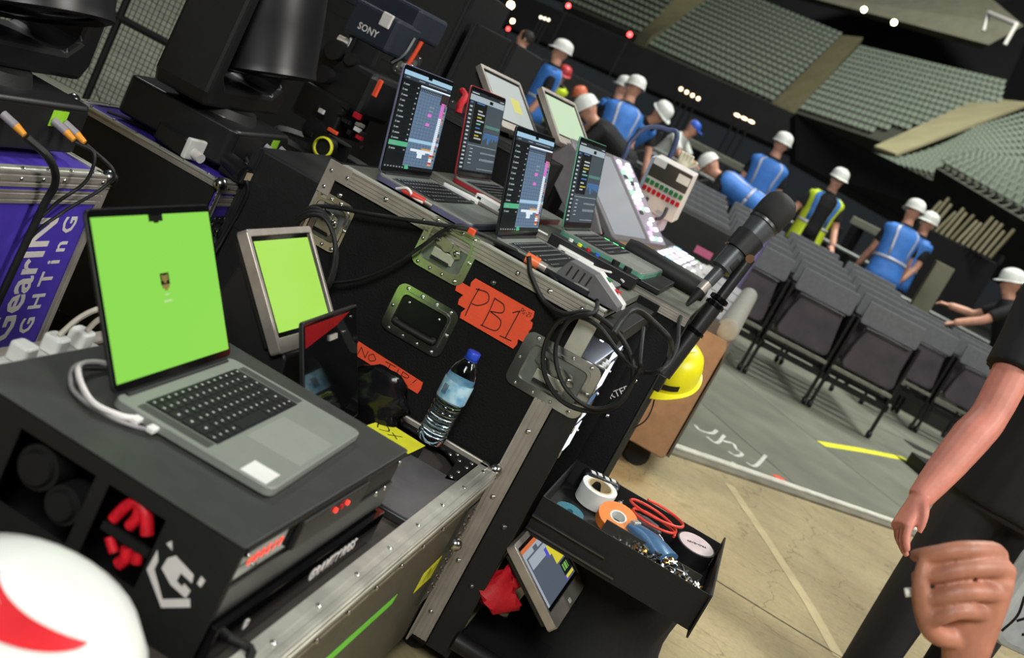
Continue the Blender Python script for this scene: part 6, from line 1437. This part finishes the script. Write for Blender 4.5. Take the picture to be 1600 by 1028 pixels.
# ---- the hand close to the camera, lower right: loosely closed, knuckles to the right
zc = 1.75
tH = thing('person', 'person at lower right seen only as a half-closed hand and wrist', 'person', (.62, 1.62, 0))
oH = V(tH.location)
hb = MB(T(-oH)); P_ = lambda x, y, dz=0: onc(x, y, zc+dz)
PX = zc/FPX
wr = P_(1505, 1050, .02); kn = P_(1548, 905, -.01)
u = IR.copy(); v_ = IU.copy(); wv = -FW                    # picture-plane axes as the hand's own world axes, fixed in space here
hdv = (kn-wr).normalized(); sdv = (-IU*.25-IR*.95); sdv = (sdv-hdv*sdv.dot(hdv)).normalized(); nv = hdv.cross(sdv).normalized()
if nv.dot(wv) < 0: nv = -nv
# the back of the hand is broad; fingers fold over to the left
hb.loft([ring(wr.lerp(kn, t)+(-IR)*(.010*math.sin(3*t)), sdv, nv, a, b_, 18) for t, a, b_ in ((-.35, .032, .030), (-.15, .031, .028), (.15, .036, .026), (.45, .046, .026), (.8, .046, .025), (1.0, .040, .022), (1.08, .030, .016))])
for k, (kx, ky, tx, ty, r0) in enumerate(((1560, 868, 1428, 868, .0134), (1572, 893, 1430, 902, .0140), (1560, 930, 1432, 938, .0138), (1535, 958, 1440, 972, .0124))):
    a = P_(kx, ky, .0-.005*k); e = P_(tx, ty, -.01); m1_ = P_(kx*.62+tx*.38, ky*.62+ty*.38-9, -.052); m2_ = P_(kx*.22+tx*.78, ky*.22+ty*.78-2, -.045)
    hb.tube(catmull([wr.lerp(kn, .72)+IU*(.02-.012*k), a, m1_, m2_, e], 5), rad_interp([r0*1.1, r0*1.15, r0*1.08, r0, r0*.72], 21), 12)
hb.tube(catmull([wr.lerp(kn, .35)-IR*.018, P_(1455, 985, -.03), P_(1437, 920, -.045), P_(1448, 862, -.04)], 5), rad_interp([.018, .0155, .0125, .0088], 16), 12)
hb.loft([ring(P_(x, y, -.004), IR, IU, a, b_, 14) for x, y, a, b_ in ((1500, 890, .030, .012), (1503, 905, .046, .020), (1500, 935, .050, .030), (1498, 965, .048, .025), (1498, 985, .03, .012))])
# forearm running out of the frame towards the shoulder
limb(hb, [wr.lerp(kn, .05), P_(1500, 1180, .05), P_(1560, 1420, .10), V((.80, 1.95, .66)), V((.92, 2.05, 1.02)), V((.88, 2.02, 1.30))], [.032, .040, .048, .050, .056, .06])
fuse(hb.build('body', mat('skin_hand', (176, 116, 94), .5, var=.2, scale=20, bump=.12, bscale=150), tH, True), .0036, 2)
for k, (x, y) in enumerate(((1429, 866), (1431, 900), (1433, 937))): MB(T(-oH)).sphere(P_(x, y, -.017), .006, 10, (.5, 1, .7)).build('fingernail', mat('nail', (214, 168, 150), .3), tH, True)
tag(MB().cyl(P_(1414, 926, -.03), P_(1452, 922, -.035), .007, n=12).build('paper_stub', m_white, None, True), 'small white stub held between the fingertips of the near hand', 'stub')
# sleeve and printed white-and-navy trouser panel at the frame edge belong to the same figure
st_ = MB(T(-oH)); bc = V((1.02, 2.20, 0))
def hz(z, rx, ry): return ring(V((bc.x, bc.y, z)), V((.9, .43, 0)), V((-.43, .9, 0)), rx, ry, 20)
st_.loft([hz(.92, .19, .14), hz(1.05, .185, .135), hz(1.25, .20, .14), hz(1.42, .18, .11), hz(1.50, .09, .08)]); limb(st_, [V((.98, 2.12, 1.40)), V((.89, 2.03, 1.34)), V((.885, 2.025, 1.22)), V((.905, 2.04, 1.08))], [.085, .088, .084, .080])
fuse(st_.build('shirt', m_tee, tH, True), .010, 2)
lg_ = MB(T(-oH)); lg_.loft([hz(.82, .18, .13), hz(.98, .19, .135)])
for sx in (-1, 1): limb(lg_, [V((bc.x+sx*.09, bc.y+sx*.04, .90)), V((bc.x+sx*.10, bc.y+sx*.05, .50)), V((bc.x+sx*.10, bc.y+sx*.05, .06))], [.11, .085, .07])
fuse(lg_.build('trousers', mat('navy_trousers', (24, 28, 44), .8, var=.3, scale=20), tH, True), .010, 2)
hd_ = MB(T(-oH)); [hd_.sphere(V((bc.x, bc.y, 1.66))+V((.43*q, -.9*q, 0)).normalized()*0+V((-.9*s_*.075, -.43*s_*.075, 0)), .024, 8, (.6, .8, 1.2)) for s_ in (-1, 1) for q in (1,)]; hd_.sphere((bc.x+.043, bc.y-.09, 1.655), .018, 8, (1, 1, 1.4)); hd_.loft([hz(1.46, .06, .06), hz(1.56, .058, .06), hz(1.60, .06, .08), hz(1.68, .072, .094), hz(1.75, .06, .08), hz(1.79, .03, .04)]); hd_.build('head', m_skin, tH, True)
hz_ = MB(T(-oH)); hz_.loft([hz(1.68, .079, .100), hz(1.74, .078, .098), hz(1.80, .05, .06), hz(1.815, .01, .02)]); hz_.build('hair', m_hair, tH, True)
# patterned bag at the very edge
bgp = onc(1598, 930, 2.15); bg = thing('print_bag', 'white bag with dark brush-stroke print at the right edge', 'bag', bgp+V((.05, .05, -.10)), R(20))
MB().prism(rrect(.16, .22, .05, 6), -.03, .03, basis((0, 0, .10), (1, 0, 0), (0, 0, 1), (0, -1, 0))).build('body', mat('bag_white', (196, 198, 200), .6, bump=.2), bg, bevel=.015)
b = MB(); strokes(b, [[(-.06, .02), (-.05, .06), (-.06, .10)], [(-.045, .05), (-.03, .07), (-.035, .11)], [(-.05, .13), (-.02, .10), (-.02, .06)], [(-.03, .15), (.0, .12), (.01, .16)], [(-.06, .16), (-.04, .18), (-.02, .175)], [(-.02, .03), (.01, .05), (.0, .09)]], .006, basis((0, -.0306, .0), (1, 0, 0), (0, 0, 1), (0, -1, 0))); b.build('brush_print', m_ink, bg, kind='stuff')
MB().tube(catmull([(-.05, 0, .21), (.10, -.02, .34), (.24, -.04, .50), (.30, -.02, .62)], 5), .008, 6).build('shoulder_strap', m_black, bg, True)
# pole with a blue grip beside his sleeve, black flap box on the floor
pa, pb_ = onc(1576, 570, 8.9), onz(1484, 726, .030)
po = thing('litter_picker', 'pale pole with blue grip beside the black sleeve', 'pole', (pb_.x, pb_.y, 0))
MB(T(-pb_.x, -pb_.y, 0)).tube([pa, pb_], .016, 8).build('shaft', m_offwhite, po, True)
MB(T(-pb_.x, -pb_.y, 0)).sphere(pa, .085, 14, (1.2, .6, .8)).build('grip', mat('blue_glove', (90, 150, 200), .6), po, True)
fp_ = onz(1452, 745, .022); fb_ = thing('open_box', 'small black open-flap box standing on the grey floor', 'box', (fp_.x, fp_.y, .022), R(25))
MB().bx(-.17, .17, -.11, .11, 0, .10).build('body', m_black, fb_, bevel=.003)
for s in (-1, 1): MB().box((0, s*.19, .135), (.34, .17, .006), RX(0)).build('flap', m_black, fb_)
# ================================================================ STUFF BEHIND THE WORKERS
m_truss = mat('truss_alu', (112, 114, 112), .45, .6); m_tube = mat('scaffold_tan', (112, 104, 80), .55, .2)
def truss(label, p, q, w=.29):
    p, q = V(p), V(q); t = thing('truss_section', label, 'truss', p); d = q-p; L = d.length; d.normalize(); sd = d.cross(V((0, 0, 1))).normalized()*w/2; up = V((0, 0, w/2))
    for a in (-1, 1):
        for c in (-1, 1): MB().cyl(sd*a+up*c, d*L+sd*a+up*c, .025, n=8).build('chord', m_truss, t, True)
    n = int(L/.45); b = MB()
    for k in range(n):
        for a in (-1, 1): s1 = 1 if k % 2 else -1; b.cyl(d*(L*k/n)+sd*a+up*s1, d*(L*(k+1)/n)+sd*a-up*s1, .012, n=6)
    b.build('lacing', m_truss, t, True, kind='stuff')
truss('long pale truss lying behind the standing blue-vest worker', V((-2.7, 16.8, 1.03)), V((1.4, 17.0, 1.0)))
truss('truss lying behind the yellow-vest worker towards the right', V((.9, 15.8, .83)), V((3.3, 16.2, .82)))
truss('dark truss stacked near the far left workers', V((-6.2, 19.5, 1.0)), V((-3.4, 19.8, 1.0)))
for (x, y, z, sz, lab) in ((-2.2, 16.85, .03, (.8, .5, .81), 'black case carrying the left end of the pale truss'), (.9, 16.95, .25, (.6, .5, .56), 'black case carrying the right end of the pale truss'), (2.1, 16.0, .25, (1.2, .5, .39), 'low black case carrying the right-hand truss'), (-4.8, 19.65, .03, (2.0, .6, .78), 'long black case under the far left truss'), (-3.55, 12.9, .03, (1.1, .6, .80), 'black case in front of the standing worker at far left'), (-2.3, 10.4, .022, (.8, .6, .62), 'black case beside the bending worker in black'), (-1.62, 10.6, .022, (.6, .5, .66), 'black case left of the packed chairs')):
    black_case(lab, (x, y, z), sz, R(9), latch=False)
rr = random.Random(9)
A0, A1 = onc(1447, 335, 19.0), onc(1556, 385, 18.0)
tk = thing('tube_cart', 'tall dark cart at far right holding tan tubes', 'cart', (A0.lerp(A1, .5).x, A0.lerp(A1, .5).y+.1, .25), R(12))
MB().bx(-.75, .75, -.3, .3, .12, A0.z-.45).build('body', m_darkwall, tk, bevel=.01)
for sx in (-1, 1): MB().bx(sx*.74-.03, sx*.74+.03, -.3, .3, A0.z-.449, A0.z-.30).build('end_stop', m_black, tk)
for sx in (-1, 1):
    for sy in (-1, 1): MB().cyl((sx*.6, sy*.22-.03, .06), (sx*.6, sy*.22+.03, .06), .06, n=10).build('castor', m_rubber, tk, 40)
for k in range(14):
    t = k/13; p = A0.lerp(A1, t)
    o = tag(MB().tube([V((p.x, p.y-.05, A0.z-.195)), V((p.x+.12+rr.uniform(-.02, .02), p.y+.16, A0.z-.195+rr.uniform(.42, .62)))], .032, 8).build('scaffold_tube', m_tube, None, True), 'tan tube leaning on the dark cart, %s from the left' % ORD(k+1), 'tube', 'tan tubes leaning on a cart')
for k, (x, y, lab) in enumerate(((1190, 205, 'left'), (1265, 236, 'middle'), (1390, 300, 'right'))): pass
def lamp_dot(name, label, px, py, zc, r, rgb, s, cat='lamp', sc=(1, 1, 1)):
    p = onc(px, py, zc); t = thing(name, label, cat, p)
    MB().sphere((0, 0, 0), r, 12, sc).build('bulb', em(name+str(px), rgb, s), t, True)
    MB().cyl((0, r*.5, 0), (0, r*1.6, 0), r*1.1, n=12).build('housing', m_black, t, 40)
    if zc < 45: MB().cyl((0, r*1.2, -p.z+.03), (0, r*1.2, 0), .02, n=6).build('mast', m_black, t)
lamp_dot('flood_lamp', 'left of two pale lamps in the dark upper concourse', 1350, 15, 70, .17, (236, 240, 190), 14)
lamp_dot('flood_lamp', 'right of two pale lamps in the dark upper concourse', 1397, 35, 68, .17, (236, 240, 190), 14)
lamp_dot('flood_lamp', 'warm bright lamp at the far top left of the arena', 798, 8, 40, .13, (255, 226, 180), 12)
lamp_dot('flood_lamp', 'small warm lamp below the bright one at far top left', 801, 33, 36, .07, (255, 206, 150), 12)
lamp_dot('signal_lamp', 'upper left red signal lamp before the far seats', 888, 9, 40, .08, (255, 70, 70), 10)
lamp_dot('signal_lamp', 'red signal lamp in front of the seat aisle', 984, 54, 40, .09, (255, 60, 60), 10)
lamp_dot('signal_lamp', 'small red lamp near the dark-shirted man', 794, 45, 30, .05, (255, 60, 60), 8)
lamp_dot('signal_lamp', 'small orange lamp among the trusses near the yellow vest', 1261, 314, 15, .018, (255, 170, 90), 4)
for k in range(4): lamp_dot('strip_lamp', ('first', 'second', 'third', 'fourth')[k]+' warm lamp in the row above the stooping worker', 1064+k*9, 139+k*5, 22, .038, (255, 222, 180), 4)
for k in range(3): lamp_dot('strip_lamp', ('left', 'centre', 'right')[k]+' warm bar lamp in the row above the white-shirted worker', 1152+k*11, 180+k*5, 22, .042, (255, 222, 180), 4, sc=(1.6, 1, .7))
for k in range(3): lamp_dot('strip_lamp', ('left', 'centre', 'right')[k]+' small white lamp at the far top left', 845+k*6, 27+k*2, 34, .04, (255, 240, 210), 4)
# handrail up by the fascia
hr = thing('handrail', 'pale metal handrail by the upper concourse wall', 'rail', onc(1545, 40, 60))
h0 = V(hr.location)
q = [onc(1545, 20, 60)-h0, onc(1588, 38, 56)-h0]; g = [onc(1537, 48, 60)-h0, onc(1570, 70, 56)-h0]
MB().tube(q, .12, 8).build('top_rail', m_offwhite, hr, True)
for a, b_ in zip(q, g): MB().tube([a, b_], .10, 8).build('post', m_offwhite, hr, True)
# warm work lamp clipped under the console end
l = bpy.data.lights.new('console_work_lamp', 'POINT'); l.energy = 9; l.color = (1, .62, .26); l.shadow_soft_size = .05
lo_ = bpy.data.objects.new('console_work_lamp', l); COL.objects.link(lo_); lo_.location = (-.30, 4.35, .62)

# pale deck boards stacked behind the yellow-vest worker, crowd barrier behind the lights
m_pdeck = mat('pale_board', (118, 116, 98), .6, var=.15, scale=3)
for k, (px, py, zc_, dm, lab) in enumerate(((1466, 432, 14.2, (.24, .10, .34), 'pale square board standing right of the broad worker'),)):
    p = onc(px, py, zc_); t = thing('board_stack', lab, 'boards', (p.x, p.y, .25), R(10)); n = 2; hh_ = (p.z+dm[2]/2-.25)/n
    for q in range(n): MB().bx(-dm[0]/2, dm[0]/2, -dm[1]/2, dm[1]/2, q*hh_+.004, (q+1)*hh_-.004).build('board', m_pdeck, t, bevel=.006)
bp0 = onc(250, 60, 6.2)
br = thing('crowd_barrier', 'black mesh barrier standing between the two stage lights', 'barrier', (bp0.x, bp0.y, 0), R(8))
for pts in ([(-.9, 0, .05), (-.9, 0, 1.15), (.9, 0, 1.15), (.9, 0, .05)], [(-.9, 0, .55), (.9, 0, .55)], [(-.25, 0, .05), (-.25, 0, 1.15)], [(.4, 0, .05), (.4, 0, 1.15)]):
    MB().tube(pts, .022, 8).build('frame_tube', m_black, br)
b = MB()
for k in range(60): b.bx(-.9+k*.03, -.897+k*.03, -.002, .002, .08, 1.13)
for k in range(35): b.bx(-.9, .9, -.002, .002, .08+k*.03, .083+k*.03)
b.build('mesh', m_steel, br, kind='stuff')
for x in (-.7, .7): MB().bx(x-.03, x+.03, -.35, .35, 0, .04).build('foot', m_black, br)

for (px, py, zc_, sz, lab) in ((1180, 250, 24, (1.6, .8, 1.0), 'distant dark case beyond the standing blue-vest worker'), (1290, 300, 23, (1.2, .8, 1.2), 'distant dark case beyond the yellow-vest worker'), (1010, 110, 30, (2.4, 1, 1.5), 'distant dark case under the row of warm lamps'), (1135, 190, 27, (2.0, 1, 1.3), 'distant dark case under the warm bar lamps'), (1385, 330, 22, (1.5, .8, .9), 'distant dark case left of the tan tubes'), (930, 70, 32, (2.2, 1, 1.8), 'distant dark case behind the red signal lamp')):
    p = onc(px, py, zc_); black_case(lab, (p.x, p.y, .25 if p.x > -1.5 and p.y < 30 else .03), sz, R(12), latch=False)
m_pbeam = mat('pale_beam', (138, 138, 124), .6, var=.15, scale=2)
for k, (a, b2, zc0, zc1, lab) in enumerate((((1078, 222), (1176, 272), 19.6, 18.8, 'pale grey beam lying behind the standing worker'), ((1335, 345), (1418, 382), 17.9, 17.3, 'pale grey beam lying between the two right-hand workers'))):
    P0, P1 = onc(*a, zc0), onc(*b2, zc1); P1 = V((P1.x, P1.y, P0.z)) ; d = P1-P0; t = thing('trestle_bar', lab, 'bar', P0); L = d.length
    Mx = basis((0, 0, 0), d.normalized(), V((0, 0, 1)).cross(d.normalized()), (0, 0, 1))
    MB().bx(0, L, -.12, .12, -.06, .06, Mx).build('bar', m_pbeam, t, bevel=.01)
    for q in (.12, .88): MB().bx(L*q-.06, L*q+.06, -.12, .12, -(P0.z-.25), -.062, Mx).build('trestle', m_black, t)
